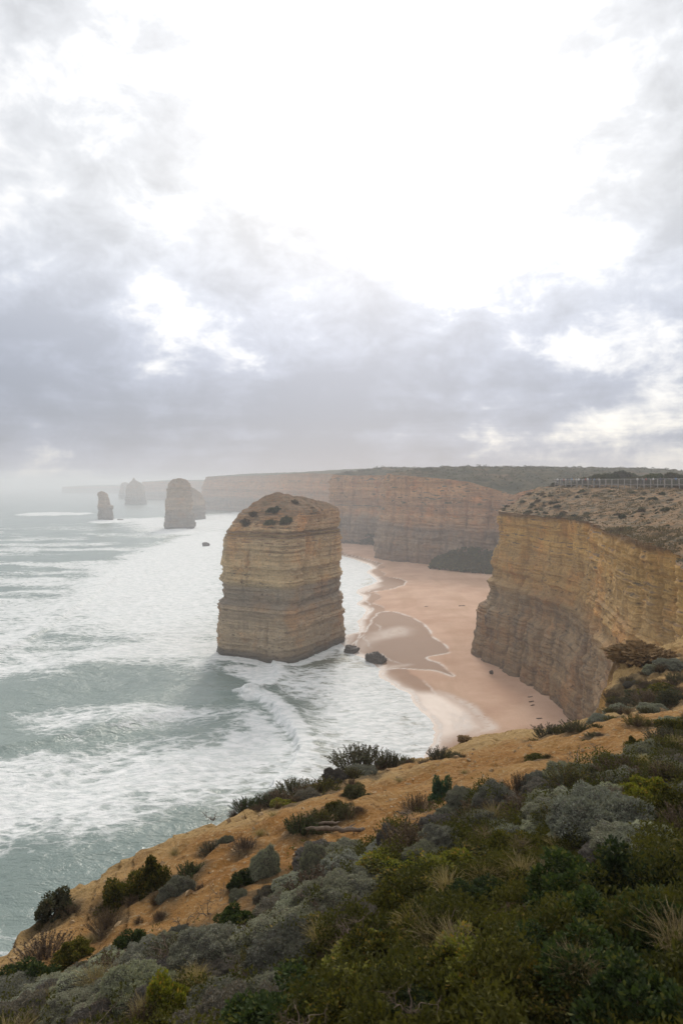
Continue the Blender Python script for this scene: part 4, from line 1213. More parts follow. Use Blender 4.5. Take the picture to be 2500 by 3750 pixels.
# kind, px, py of the foot, width px, height px, label   (px measured in the photograph, set down on the bluff)
SHRUBS = [
    # along the edge
    ('leafy0', 187, 3372, 135, 95, 'dark green bush at the lower left cliff lip above the water', L_HEATH),
    ('upr0', 1320, 2822, 210, 100, 'tall spiky dark shrub on the lip right above the foaming water', None),
    ('upr1', 1425, 2808, 90, 78, 'small upright heath beside the tall spiky shrub on the lip', None),
    ('cushbrown', 1222, 2868, 95, 60, 'dark brown rounded shrub left of the tall spiky shrub', None),
    ('cush1', 1320, 2842, 130, 45, 'low grey cushion under the tall spiky shrub', None),
    ('upr0', 1075, 2912, 125, 78, 'bright topped heath bush on the lip left of the brown rounded shrub', None),
    ('upr1', 1180, 2905, 130, 66, 'olive spreading heath just inside the lip', L_OLIVE),
    ('cushbrown', 1130, 2925, 100, 40, 'flat purplish brown cushion between two lip heaths', None),
    ('upr1', 900, 2972, 100, 52, 'dark green heath at the left start of the lip hedge', L_DARK),
    ('upr0', 965, 2958, 110, 60, 'dark heath in the middle of the lip hedge', L_DARK),
    ('upr2', 1020, 2945, 110, 50, 'dry brown heath in the lip hedge above the yellow patch', None),
    ('leafyyellow', 1030, 2962, 105, 34, 'bright yellow green low plant on the orange lip', L_YELLOW),
    ('upr0', 1100, 3062, 115, 95, 'dark green heath bush alone on the orange slope', L_DARK),
    ('upr1', 1185, 3018, 130, 82, 'olive heath bush on the orange slope right of the lone one', L_OLIVE),
    ('upr1', 1260, 2992, 80, 66, 'grey green heath bush at the top of the orange slope row', None),
    ('leafy1', 1300, 2915, 75, 55, 'round dark green shrub by the orange path', L_HEATH),
    ('leafy1', 1232, 2968, 70, 62, 'round olive shrub at the left edge of the orange path', L_OLIVE),
    ('upr1', 1615, 2778, 105, 52, 'compact dark heath on the lip beside the swash', None),
    ('upr1', 1675, 2775, 50, 24, 'tiny heath tuft on the lip right of the compact one', None),
    ('upr0', 2035, 2688, 130, 66, 'dark spreading heath on the lip below the beach debris', None),
    ('upr1', 2115, 2680, 100, 48, 'lower heath joined on the right of the spreading one', None),
    ('cush1', 2215, 2640, 110, 40, 'dark grey cushion beside the foot of the ochre cliff', L_PALE),
    ('cush0', 2290, 2615, 110, 44, 'double grey cushion on the ridge above the sandy bank', L_PALE),
    ('cush1', 2405, 2608, 100, 40, 'grey cushion on the ridge farthest right', L_PALE),
    ('cush0', 2395, 2462, 75, 45, 'small blue grey cushion under the rock ledge', L_PALE),
    ('cush1', 2470, 2450, 110, 48, 'blue grey cushion right of the rock ledge', L_PALE),
    ('upr2', 2310, 2500, 60, 34, 'brown heath tuft on the crumbly spur', None),
    ('leafy1', 2440, 2545, 130, 60, 'olive bush on the spur slope', L_OLIVE),
    ('upr2', 2395, 2570, 130, 50, 'brown heath in the dip behind the ridge cushions', None),
    ('upr1', 2180, 2700, 60, 26, 'little heath on the sandy bank', None),
    ('leafy1', 1970, 2782, 70, 26, 'tiny olive shrub in the middle of the sandy bank', L_OLIVE),
    ('leafyyellow', 2330, 2735, 60, 50, 'small green shrub at the end of the sandy bank', L_OLIVE),
    ('upr2', 2260, 2560, 90, 44, 'brown heath low on the crumbly spur edge', None),
    ('cush1', 2330, 2510, 70, 34, 'grey cushion in the middle of the crumbly spur', L_BROWNGREY),
    ('leafy1', 2350, 2560, 90, 46, 'dark olive bush low on the spur', L_HEATH),
    ('upr1', 2300, 2590, 90, 40, 'heath above the double grey cushion', None),
    ('leafy1', 2480, 2570, 110, 70, 'dark bush on the right margin of the spur', L_HEATH),
    ('upr2', 2380, 2515, 80, 36, 'dry brown heath below the jutting ledge', None),
    ('upr1', 2490, 2500, 80, 46, 'heath under the right blue grey cushion', None),
    ('upr2', 2440, 2420, 90, 36, 'brown heath beside the smaller crumbly rock', None),
    ('cush1', 2480, 2640, 120, 50, 'grey cushion at the right end of the sandy bank', L_PALE),
    ('upr1', 2350, 2660, 100, 44, 'olive heath along the top of the sandy bank', L_OLIVE),
    ('leafy1', 2490, 2690, 120, 70, 'olive bush at the right margin above the dark heath', L_OLIVE),
    # clusters on the left slope
    ('leafy0', 430, 3325, 155, 120, 'large dark green bush on the left orange slope', L_OLIVE),
    ('leafy2', 552, 3275, 130, 130, 'olive bush in the middle of the left slope cluster', None),
    ('cush0', 636, 3290, 130, 95, 'grey cushion at the right of the left slope cluster', None),
    ('upr0', 695, 3205, 105, 66, 'dark heath above the left slope cluster', L_DARK),
    ('upr1', 775, 3110, 85, 50, 'small dark heath on the pale upper slope', None),
    ('cush1', 825, 3098, 55, 40, 'tiny grey cushion beside the small dark heath on the upper slope', None),
    ('upr2', 890, 3115, 90, 50, 'brown heath tuft on the upper slope', None),
    ('upr2', 380, 3425, 120, 90, 'dark brown bush below the large dark green one', None),
    ('upr2', 504, 3390, 34, 34, 'tiny brown tuft on bare sand', None),
    ('upr2', 580, 3372, 46, 38, 'small brown tuft near the bare dead branch', None),
    ('cush1', 655, 3440, 90, 44, 'dark grey low cushion below the bare dead branch', None),
    ('cush2', 970, 3215, 115, 125, 'tall narrow grey green shrub at the foot of the orange bank', L_PALE),
    ('leafy0', 880, 3262, 95, 60, 'dark green shrub left of the tall narrow one', None),
    ('cushpale', 985, 3290, 110, 80, 'smooth brownish grey dome below the tall narrow shrub', L_BROWNGREY),
    ('cush0', 985, 3355, 120, 85, 'blue grey dome with dark green base', None),
    ('cush1', 870, 3300, 80, 50, 'small pale cushion left of the domes', None),
    ('cush1', 1050, 3252, 85, 52, 'little dark cushion right of the brownish dome', None),
    ('cush2', 1150, 3215, 130, 130, 'tall dark grey shrub beside the fallen grey log', None),
    ('cush0', 1250, 3215, 150, 105, 'ragged grey shrub right of the tall dark grey one', None),
    ('cush0', 1180, 3345, 210, 110, 'broad grey cushion mass in the middle of the bluff', None),
    ('cush1', 1340, 3280, 230, 105, 'broad silver grey cushion below the grey log', None),
    ('cush0', 1310, 3400, 180, 90, 'grey cushion merging into the green ground cover', L_BROWNGREY),
    ('cush2', 1430, 3125, 125, 110, 'dark brown grey shrub at the right end of the log', L_BROWNGREY),
    ('cush0', 1520, 3110, 130, 85, 'grey shrub in the hollow below the orange path', None),
    ('cush0', 1630, 3130, 150, 85, 'rounded grey shrub above the dry grass hollow', L_BROWNGREY),
    ('cush1', 1560, 3180, 170, 90, 'low grey shrub over the dark hollow', None),
    ('leafy0', 1620, 2925, 80, 92, 'upright blue green bush against the orange path', L_BLUE),
    ('cush1', 1710, 2945, 130, 60, 'pale grey cushion right of the blue green bush', None),
    ('cush0', 1660, 2985, 120, 60, 'grey dome below the blue green bush', None),
    ('upr2', 1530, 2965, 110, 80, 'dry brown bush left of the blue green bush', None),
    ('cush1', 1640, 3045, 180, 66, 'flattened grey cushion with dead stems', L_BROWNGREY),
    ('cush0', 1840, 2970, 170, 90, 'dense grey cushion in the hedge below the path', None),
    ('cush0', 1790, 3035, 150, 80, 'smaller grey green cushion below the dense one', None),
    ('upr2', 1910, 2905, 105, 85, 'dark brown dead looking bush beside the path', None),
    ('cush0', 1990, 2890, 150, 80, 'grey cushion right of the dead looking bush', None),
    ('cush1', 2140, 2870, 230, 100, 'wide lumpy grey cushion below the sandy bank', None),
    ('cush0', 2030, 2990, 230, 110, 'wide grey green cushion in the right hedge', None),
    ('cush0', 2290, 2830, 180, 90, 'grey cushion behind the great pale mound', None),
    ('cush1', 2420, 2790, 210, 90, 'grey cushion on the right margin below the ridge', None),
    ('upr0', 2470, 2720, 150, 80, 'dark heath on the right margin', None),
    ('cushpale', 2270, 3075, 380, 220, 'great pale grey cushion mound at right', L_PALE),
    ('cush1', 2400, 3140, 260, 110, 'pale grey cushion at the lower right of the great mound', L_PALE),
    ('leafy2', 2400, 2930, 190, 100, 'yellow green bush above the great pale mound', L_YELLOW),
    ('leafy2', 2490, 2990, 140, 120, 'yellow green bush on the right margin', L_OLIVE),
    # big mounds at the lower left
    ('cushpale', 470, 3700, 280, 190, 'smooth pale sage mound at the bottom left', L_PALE),
    ('cush0', 900, 3520, 190, 110, 'silver grey cushion at the left of the big middle mass', L_PALE),
    ('cush1', 1060, 3560, 330, 190, 'big silver grey cushion in the lower middle', L_GREY),
    ('cush0', 790, 3790, 400, 240, 'very large brownish grey cushion at the bottom edge', L_BROWNGREY),
    ('cush1', 1010, 3740, 260, 150, 'brownish cushion right of the very large one', L_BROWNGREY),
    ('leafy2', 575, 3740, 190, 180, 'yellow green bush in front of the sage mound', L_YELLOW),
    ('upr2', 500, 3790, 110, 110, 'rusty brown dry plant in front of the sage mound', None),
    ('leafy0', 465, 3505, 130, 80, 'dark green shrub above the sage mound', None),
    ('cush0', 570, 3510, 140, 80, 'slate grey cushion above the sage mound', None),
    ('upr2', 135, 3525, 190, 100, 'brown heath on the lower left slope', None),
    ('leafy2', 250, 3530, 120, 70, 'olive shrub on the lower left slope', None),
    ('cush1', 300, 3600, 190, 90, 'grey cushion left of the sage mound', L_BROWNGREY),
    ('leafy0', 60, 3640, 190, 110, 'dark green bush at the left margin', None),
    ('leafy2', 130, 3600, 120, 60, 'yellow olive bush at the left margin', None),
    ('cush0', 190, 3700, 230, 110, 'dark grey cushion in the bottom left corner', L_BROWNGREY),
    ('cush1', 330, 3770, 200, 100, 'brown cushion at the bottom edge left of the sage mound', L_BROWNGREY),
    ('cush0', 40, 3790, 240, 120, 'shadowy cushion at the bottom left corner margin', L_BROWNGREY),
    ('leafy1', 775, 3470, 90, 45, 'flat green shrub in the sandy gully', L_DARK),
    ('leafy0', 850, 3410, 120, 70, 'dark green bush beside the sandy gully', None),
    ('upr2', 760, 3590, 120, 70, 'brown twiggy plant at the end of the sandy gully', None),
    # dark leafy thicket, lower right
    ('leafy1', 2150, 3330, 330, 220, 'dense dark green bush left of the thicket', L_DARK),
    ('leafy0', 2380, 3330, 340, 230, 'dense dark green bush below the great pale mound', L_DARK),
    ('leafy1', 2300, 3480, 380, 240, 'broad dark green bush in the middle of the thicket', L_DARK),
    ('leafy0', 2050, 3480, 260, 170, 'dark green bush at the left foot of the thicket', L_DARK),
    ('leafy1', 2480, 3560, 340, 260, 'dark green bush on the lower right margin', L_DARK),
    ('leafy1', 2200, 3680, 380, 240, 'dark green bush near the bottom right', L_DARK),
    ('leafy0', 2420, 3780, 380, 240, 'dark green bush in the bottom right corner', L_DARK),
    # olive thicket, lower middle
    ('leafy2', 1480, 3330, 200, 110, 'olive bush beside the silver cushion', None),
    ('leafy2', 1880, 3130, 200, 100, 'olive bush below the right hedge', None),
    ('leafy2', 1700, 3200, 190, 110, 'olive green plant above the grassy hollow', None),
    ('leafy1', 1760, 3330, 220, 120, 'dark green plant in the grassy hollow', L_DARK),
    ('leafy2', 1930, 3290, 220, 120, 'brownish olive plant right of the grassy hollow', L_OLIVE),
    ('leafy2', 1580, 3460, 250, 140, 'olive bush in the middle of the ground cover', None),
    ('leafy2', 1830, 3520, 260, 140, 'olive bush left of the dark thicket foot', None),
    ('leafy2', 1380, 3590, 260, 150, 'yellow olive bush at the lower middle', L_OLIVE),
    ('leafy2', 1640, 3660, 280, 160, 'olive bush at the bottom middle', None),
    ('leafy2', 1950, 3730, 300, 170, 'shaded olive bush at the bottom right of middle', L_OLIVE),
    ('leafy2', 1320, 3770, 280, 150, 'olive bush on the bottom edge beside the brownish cushion', None),
    ('leafy1', 1500, 3790, 260, 140, 'dark green bush on the bottom edge of the middle', L_DARK),
]
SHRUB_POS = []
for (_k, _px, _py, _w, _h, _l, _m) in SHRUBS:
    if _py < 3480:
        _x, _y, _z = ground_at(_px, _py)
        _s = _w / F * _y * 1.32
        SHRUB_POS.append((_x, _y + _s * 0.25, _s * 0.62))
build_bluff()
CUSHMAT = {'cushbrown': L_BROWNGREY, 'cushpale': L_PALE}
for i, (kind, px, py, w, h, lab, mat) in enumerate(SHRUBS):
    x, y, z = ground_at(px, py)
    s = w / F * y * 1.32
    hz = h / F * y * 0.98
    rot = (i * 2.39996) % 6.283
    if kind.startswith('cush'):
        k = int(kind[4]) if kind[4:5].isdigit() else 1
        pr, mt, ph = CUSH[k], mat or CUSHMAT.get(kind), (0.62, 0.5, 0.75)[k] * 0.92
        nm = 'cushion_bush'
    elif kind.startswith('leafy'):
        k = int(kind[5]) if kind[5:6].isdigit() else 2
        pr, mt, ph = LEAFY[k], mat, (0.62, 0.62, 0.5)[k] * 0.95
        nm = 'leafy_shrub'
    else:
        k = int(kind[3])
        pr, mt, ph = UPR[k], mat, (0.8, 0.65, 0.75)[k] * 1.22
        nm = 'heath_shrub'
    # set a little into the slope so the downhill side is not in the air
    plant(nm, pr, (x, y + s * 0.25, float(ground_z(x, y + s * 0.25)) - 0.07 * s), s, hz / ph, rot, lab, 'shrub', None, mt)

# low growth gathered round the bushes of the bare slope
_rc = np.random.default_rng(31)
for i, (sx_, sy_, sr_) in enumerate(SHRUB_POS[:46]):
    for q in range(2):
        a_ = _rc.uniform(0, 6.28)
        x_, y_ = sx_ + math.cos(a_) * sr_ * _rc.uniform(0.7, 1.1), sy_ + abs(math.sin(a_)) * -sr_ * 0.6 + 0.05
        z_ = float(ground_z(np.array(x_), np.array(y_)))
        k_ = sr_ * _rc.uniform(0.5, 0.9)
        kind_ = _rc.integers(0, 3)
        if kind_ == 0:
            plant('heath_shrub', UPR[2], (x_, y_, z_ - 0.02), k_ * 1.2, k_ * 0.5, a_, 'small dry heath gathered at the foot of a slope bush', 'shrub', 'dry heath round the slope bushes')
        elif kind_ == 1:
            plant('heath_shrub', UPR[1], (x_, y_, z_ - 0.02), k_ * 1.1, k_ * 0.5, a_, 'small olive heath gathered at the foot of a slope bush', 'shrub', 'olive heath round the slope bushes', L_OLIVE)
        else:
            plant('grass_tuft', TUFT[q], (x_, y_, z_ - 0.02), k_ * 0.9, k_ * 0.7, a_, 'dry tuft gathered at the foot of a slope bush', 'grass tuft', 'dry tufts round the slope bushes', L_BROWN)

# smaller shrubs that knit the hedge together
_rf = np.random.default_rng(55)
_nf = 0
for _ in range(6000):
    yy = _rf.uniform(3.2, 24)
    xx = _rf.uniform(-0.55, 0.55) * yy
    if float(poly_sd(np.array([xx]), np.array([yy]), VEG_POLY)[0]) < 0.15:
        continue
    zz = float(ground_z(np.array(xx), np.array(yy)))
    px, py = CX + F * xx / yy, HY - F * (zz - H) / yy
    if not (-60 < px < 2560 and py < 3760):
        continue
    greyz = py < 3130 + (px < 1300) * ((1300 - px) * 1.2 + 150)
    if px < 1000 and py < 3420 and _rf.random() < 0.6:
        continue
    if _rf.random() > (0.9 if greyz else 0.28):
        continue
    s = _rf.uniform(0.35, 0.8) * (1.0 if yy > 6 else 0.75)
    if greyz:
        kk = _rf.integers(0, 3)
        if _rf.random() < 0.72:
            plant('cushion_bush', CUSH[kk], (xx, yy, zz - 0.06 * s), s * 1.3, s * _rf.uniform(0.45, 0.8), _rf.uniform(0, 6), 'small grey cushion bush knitted into the hedge of larger cushions', 'shrub', 'small hedge cushions', [L_GREY, L_BROWNGREY, L_GREY, L_PALE][_rf.integers(0, 4)])
        else:
            plant('heath_shrub', UPR[kk], (xx, yy, zz - 0.03), s * 1.2, s * 0.55, _rf.uniform(0, 6), 'small spiky heath growing between the hedge cushions', 'shrub', 'small hedge heaths', [L_HEATH, L_BROWN, L_OLIVE][_rf.integers(0, 3)])
    else:
        plant('leafy_shrub', LEAFY[_rf.integers(0, 3)], (xx, yy, zz - 0.03), s * 1.3, s * _rf.uniform(0.4, 0.75), _rf.uniform(0, 6), 'small leafy shrub among the low green ground cover', 'shrub', 'small ground cover shrubs', [L_OLIVE, L_DARK, L_YELLOW if px < 2000 else L_DARK, L_OLIVE][_rf.integers(0, 4)])
    _nf += 1
    if _nf >= 190:
        break

for i, (px, py, w, h, lab) in enumerate([
        (665, 3400, 120, 110, 'bare dead branch standing on the sandy slope'),
        (760, 3350, 110, 110, 'bare twiggy bush right of the dead branch'),
        (815, 3275, 90, 80, 'grey bare twigs at the foot of the orange bank'),
        (780, 3000, 90, 55, 'leafless twigs on the cliff lip left of the hedge'),
        (1160, 2880, 110, 55, 'tangle of bare twigs on the lip between the hedges'),
        (2120, 2795, 170, 80, 'rusty bare twigs on the sandy bank'),
        (2215, 2770, 150, 60, 'thin rusty twigs at the right of the sandy bank'),
        (1560, 3020, 130, 70, 'tangled pale dead stems beside the orange path'),
        (1930, 2935, 120, 60, 'pale dead stems under the dark brown bush'),
        (1660, 3290, 150, 70, 'bleached dead branch arching over the ground cover'),
        (2060, 3060, 150, 80, 'bleached dead stems left of the great pale mound')]):
    x, y, z = ground_at(px, py)
    s = w / F * y * 1.1
    plant('dead_bush', DEAD[i % 3], (x, y, z - 0.02), s, h / F * y * 1.25, i * 1.7, lab, 'dead bush')

for i, (px, py, w, h, lab) in enumerate([
        (1770, 3250, 110, 120, 'dry straw grass tuft in the hollow'), (1700, 3150, 90, 90, 'straw grass behind the hollow'),
        (1990, 3220, 100, 90, 'straw grass left of the dark thicket'), (1850, 3230, 80, 110, 'tall thin dry grass in the middle'),
        (1560, 3350, 90, 90, 'dry grass by the arching dead branch'), (2050, 3110, 110, 80, 'dry grass at the foot of the great pale mound'),
        (1940, 3440, 100, 110, 'thin dry grass at the thicket foot'), (2300, 3190, 70, 80, 'single dry grass clump poking from the pale cushion'),
        (1450, 3450, 80, 80, 'short dry grass right of the lower middle cushion'), (2080, 3640, 120, 120, 'pale grass near the bottom right'),
        (1750, 3600, 90, 90, 'dry grass among the bottom olive bushes'), (1000, 2990, 60, 36, 'small dry tuft on the orange slope'),
        (950, 3060, 60, 34, 'sparse dry tuft above the orange bank'), (1700, 2830, 60, 24, 'dry tuft on the orange path'),
        (640, 3130, 60, 32, 'dry tuft on the pale left lip'), (330, 3450, 80, 46, 'dry grass on the lower left slope'),
        (690, 3530, 80, 50, 'dry grass at the end of the gully'), (1460, 2860, 60, 26, 'dry tuft beside the tall spiky shrub')]):
    x, y, z = ground_at(px, py)
    plant('grass_tuft', TUFT[i % 2], (x, y, z - 0.02), w / F * y * 1.2, h / F * y * 0.95, i * 2.1, lab, 'grass tuft')


_rt = np.random.default_rng(66)
for i in range(64):
    while True:
        yy = _rt.uniform(3.4, 15)
        xx = _rt.uniform(-0.5, 0.52) * yy
        if float(poly_sd(np.array([xx]), np.array([yy]), VEG_POLY)[0]) > 0.2:
            break
    zz = float(ground_z(np.array(xx), np.array(yy)))
    k = _rt.uniform(0.16, 0.36)
    if i % 2:
        plant('dead_bush', DEAD[i % 3], (xx, yy, zz + 0.12), k * 1.3, k * 1.0, i * 1.1, 'bleached dead twigs poking out of the scrub', 'dead bush', 'dead twigs in the scrub')
    else:
        plant('grass_tuft', TUFT[(i // 2) % 2], (xx, yy, zz + 0.05), k * 1.3, k * 1.0, i * 1.1, 'dry straw grass growing through the scrub', 'grass tuft', 'grass tufts in the scrub')


def loose_stones():
    rng = np.random.default_rng(99)
    n = 5200
    y = rng.uniform(8, 34, n)
    x = rng.uniform(-0.55, 0.52, n) * y
    z = ground_z(x, y)
    ok = (poly_sd(x, y, VEG_POLY) < 0.2) & (poly_sd(x, y, np.vstack([FE[:, :2], [(58, 36), (20, -5), (-16, -14)]])) > 0.15)
    x, y, z = x[ok], y[ok], z[ok]
    n = len(x)
    s = 0.012 + 0.05 * rng.random(n) ** 4
    o = np.array([(1, 0, 0), (0, 1, 0), (-1, 0, 0), (0, -1, 0), (0, 0, 0.7), (0, 0, -0.5)], float)
    V = np.stack([x, y, z], 1)[:, None] + (o[None] + rng.normal(size=(n, 6, 3)) * 0.28) * s[:, None, None]
    t = np.array([(0, 1, 4), (1, 2, 4), (2, 3, 4), (3, 0, 4), (1, 0, 5), (2, 1, 5), (3, 2, 5), (0, 3, 5)])
    fc = (t[None] + (np.arange(n) * 6)[:, None, None]).reshape(-1, 3)
    tag(link('stones', mesh_np('stones', V.reshape(-1, 3), fc, smooth=False, mats=[plain_mat('loose_stone', (0.34, 0.235, 0.13), 0.95, 9.0, 0.5)])), 'loose pale stones strewn over the orange soil', kind='stuff')


loose_stones()


def ground_cover():
    rng = np.random.default_rng(77)
    n = 85000
    y = rng.uniform(2.2, 17, n)
    x = rng.uniform(-0.62, 0.62, n) * y
    sd = poly_sd(x, y, VEG_POLY)
    dens = sstep(-0.25, 0.7, sd + 0.8 * fbm(x * 0.6, y * 0.6, 14.0, 3)) * np.clip(9.0 / y, 0.35, 1.0)
    px = CX + F * x / y
    dens = dens * np.where(px < 1050, 0.28, 1.0)
    keep = rng.random(n) < dens
    x, y = x[keep], y[keep]
    z = ground_z(x, y)
    n = len(x)
    hump = np.clip(1.3 * fbm(x * 1.7, y * 1.7, 31.0, 3) + 0.3, 0, 1)
    k = 9
    base = np.repeat(np.stack([x, y, z], 1), k, 0) + rng.normal(size=(n * k, 3)) * np.array([0.035, 0.035, 0.0])
    tall = np.repeat(0.02 + 0.34 * hump ** 1.5, k) * rng.random(n * k) ** 0.6
    base[:, 2] += tall
    d = rng.normal(size=(n * k, 3)) * 0.7 + np.array([0, 0, 0.75])
    g = leaves_geo(base, d, rng.uniform(0.02, 0.05, n * k), rng.uniform(0.005, 0.012, n * k), rng)
    tone = np.clip(0.5 + 0.5 * fbm(x * 0.9, y * 0.9, 41.0, 3), 0, 1)
    g = (g[0], g[1], np.clip(0.6 * np.repeat(tone, k * 4) + 0.5 * g[2] - 0.12, 0, 1))
    me = leaf_obj_mesh('ground_cover', [g], L_OLIVE)
    tag(link('ground_cover', me), 'low olive and yellow green growth covering the bluff', kind='stuff')


ground_cover()


# ------------------------------------------------------------------ rocks and driftwood
def rock_mesh(name, seed, mat, nu=56, nv=30, rough=0.0):
    rng = np.random.default_rng(seed)
    th, ph = np.meshgrid(np.linspace(0, 2 * np.pi, nu, endpoint=False), np.linspace(-np.pi / 2, np.pi / 2, nv), indexing='ij')
    d = np.stack([np.cos(th) * np.cos(ph), np.sin(th) * np.cos(ph), np.sin(ph)], -1)
    pl = unit(rng.normal(size=(14, 3)))
    off = rng.uniform(0.62, 0.95, 14)
    dots = np.clip(d @ pl.T, 1e-3, None)
    r = np.minimum(1.0, (off / dots).min(-1))
    r = r * (1 + 0.10 * fbm(d[..., 0] * 2.2 + seed, d[..., 1] * 2.2, d[..., 2] * 2.2, 4))
    if rough:
        r = r * (1 + rough * fbm(d[..., 0] * 5 + seed, d[..., 1] * 5, d[..., 2] * 3, 5, 0.65)) + 0.10 * (steps1(d[..., 2] * 5 + 0.4 * perlin(d[..., 0] * 3, d[..., 1] * 3, 1.0), seed, 4.0) - 0.5)
    return mesh_np(name, (d * r[..., None]).reshape(-1, 3), grid_faces(nu, nv, closed=True), mats=[mat])


def rock(px, py, w, h, label, seed, mat=M_DARKROCK, z=0.0, name='rock', dep=0.8, cat='rock'):
    x, y = sea_pt(px, py, z)
    s = w / F * y
    o = link(name, rock_mesh(name, seed, mat, 80, 44, 0.16), None, (x, y + s * 0.3, z + h / F * y * 0.25))
    o.scale = (s / 2 * 1.1, s / 2 * dep, h / F * y * 0.85)
    o.rotation_euler = (0, 0, seed * 1.3)
    return tag(o, label, cat)


rock(1287, 2392, 58, 26, 'smaller dark rock at the water edge right of the great stack', 3)
rock(1376, 2430, 84, 38, 'larger dark rock in the wet sand beside the swash', 4)
rock(752, 2002, 26, 14, 'lone small dark rock in the surf left of the great stack', 5)
rock(438, 1905, 26, 5, 'flat little rock beside the thin leaning stack', 6)
rock(1800, 2466, 16, 9, 'single dark stone on the open sand', 7, z=2.0)


def log_mesh(seed, n=14, bend=0.06):
    rng = np.random.default_rng(seed)
    x = np.linspace(-0.5, 0.5, n)
    p = np.stack([x, bend * np.cumsum(rng.normal(size=n)) * 0.3, bend * 0.3 * rng.normal(size=n)], 1)
    r = 0.045 * (1 - 0.5 * np.abs(x)) * rng.uniform(0.85, 1.15, n)
    r[0] = r[-1] = 0.006
    v, f = tube(p, r, 8)
    b = p[9]
    v2, f2 = tube([b, b + [0.05, 0.07, 0.03], b + [0.12, 0.12, 0.05]], [0.018, 0.012, 0.004], 5)
    return join_geo([(v, f), (v2, f2)])


def log(loc, length, rot, label, seed, mat=M_LOG, tilt=0.0, thick=1.0):
    v, f = log_mesh(seed)
    o = link('driftwood_log', mesh_np('driftwood_log', v, f, mats=[mat]), None, loc)
    o.scale = (length, length * thick, length * thick)
    o.rotation_euler = (0, tilt, rot)
    return tag(o, label, 'driftwood')


for i, (px, py, w, rot, lab) in enumerate([(1940, 2536, 22, 0.2, 'dark log on the sand, uppermost of the three close together'), (1944, 2551, 26, 0.5, 'dark log on the sand, middle of the three close together'),
                                          (1946, 2563, 20, 0.7, 'dark log on the sand, lowest of the three close together'), (1973, 2611, 22, -0.3, 'lone dark log on the sand nearest the bluff'),
                                          (1690, 2213, 26, 0.1, 'thin weed line on the far sand'), (1560, 2210, 14, 0.3, 'small dark driftwood on the middle of the far sand')]):
    x, y = sea_pt(px, py, 2.6)
    log((x, y, sand_z(x, y) + 0.1), w / F * y, rot, lab, 60 + i, M_DARKROCK, thick=1.6)
x, y, z = ground_at(1225, 3052)
log((x, y, z + 0.06), 1.05, -0.06, 'weathered grey log lying on the orange slope', 71, thick=0.8)
x, y, z = ground_at(1185, 3022)
log((x, y, z + 0.04), 0.55, 0.10, 'short thin stick above the grey log', 72)
x, y, z = ground_at(1480, 2985)
log((x, y, z + 0.03), 0.3, -0.3, 'short pale stub of wood by the dead stems', 73)

# crumbly ledge that juts out of the spur
for k, (px, py, w, h, lab) in enumerate([(2335, 2418, 190, 70, 'crumbly brown rock ledge jutting over the drop'), (2420, 2420, 120, 50, 'smaller crumbly rock right of the jutting ledge'),
                                         (1700, 2715, 60, 22, 'small brown boulder on the lip above the swash')]):
    x, y, z = ground_at(px, py)
    s = w / F * y
    o = link('boulder', rock_mesh('boulder', 90 + k, M_LEDGE, 140, 80, 0.28), None, (x, y, z + 0.1 * s))
    o.scale = (s * 0.55, s * 0.4, h / F * y * 0.6)
    o.rotation_euler = (0, 0.1, k)
    tag(o, lab, 'rock')

# ------------------------------------------------------------------ small shrubs on the stack
SMALL = [proto_leafy(601, L_SCRUB, n=1500, clumps=30, L=0.085, wid=0.4), proto_leafy(602, L_SCRUB, n=1500, clumps=34, L=0.08, wid=0.4, hgt=0.45)]
_nsw = (NS_V + np.array([NS_C[0], NS_C[1], 0])).reshape(-1, 3)
_nsp = np.stack([CX + F * _nsw[:, 0] / _nsw[:, 1], HY - F * (_nsw[:, 2] - H) / _nsw[:, 1]], 1)


def on_stack(px, py):
    d = np.hypot(_nsp[:, 0] - px, _nsp[:, 1] - py)
    c = np.where(d < 10)[0]
    if len(c) == 0:
        return _nsw[np.argmin(d)]
    return _nsw[c[np.argmin(_nsw[c, 1])]]


for i, (px, py, w, h, lab) in enumerate([(1004, 1866, 52, 36, 'dark green shrub highest on the face of the great stack'), (918, 1884, 34, 30, 'brown shrub on the left shoulder of the great stack'), (890, 1922, 42, 36, 'brown shrub low on the left shoulder of the stack'),
                                         (988, 1912, 58, 30, 'wide dark shrub in the middle of the stack top'), (1046, 1908, 48, 46, 'dark shrub right of the wide one on the stack'), (940, 1908, 16, 14, 'tiny shrub between larger ones on the stack'),
                                         (1080, 1833, 30, 24, 'round bush on the skyline of the great stack'), (1146, 1850, 18, 12, 'small tuft on the right rim of the great stack')]):
    p = on_stack(px, py)
    s = w / F * p[1]
    plant('stack_shrub', SMALL[i % 2], (p[0], p[1] + 0.4, p[2] - 0.3), s * 1.25, h / F * p[1] / 0.7, i * 1.3, lab, 'shrub', None, [L_SCRUB, L_BROWN, L_BROWN, L_HEATH, L_HEATH, L_BROWN, L_BROWN, L_BROWN][i])

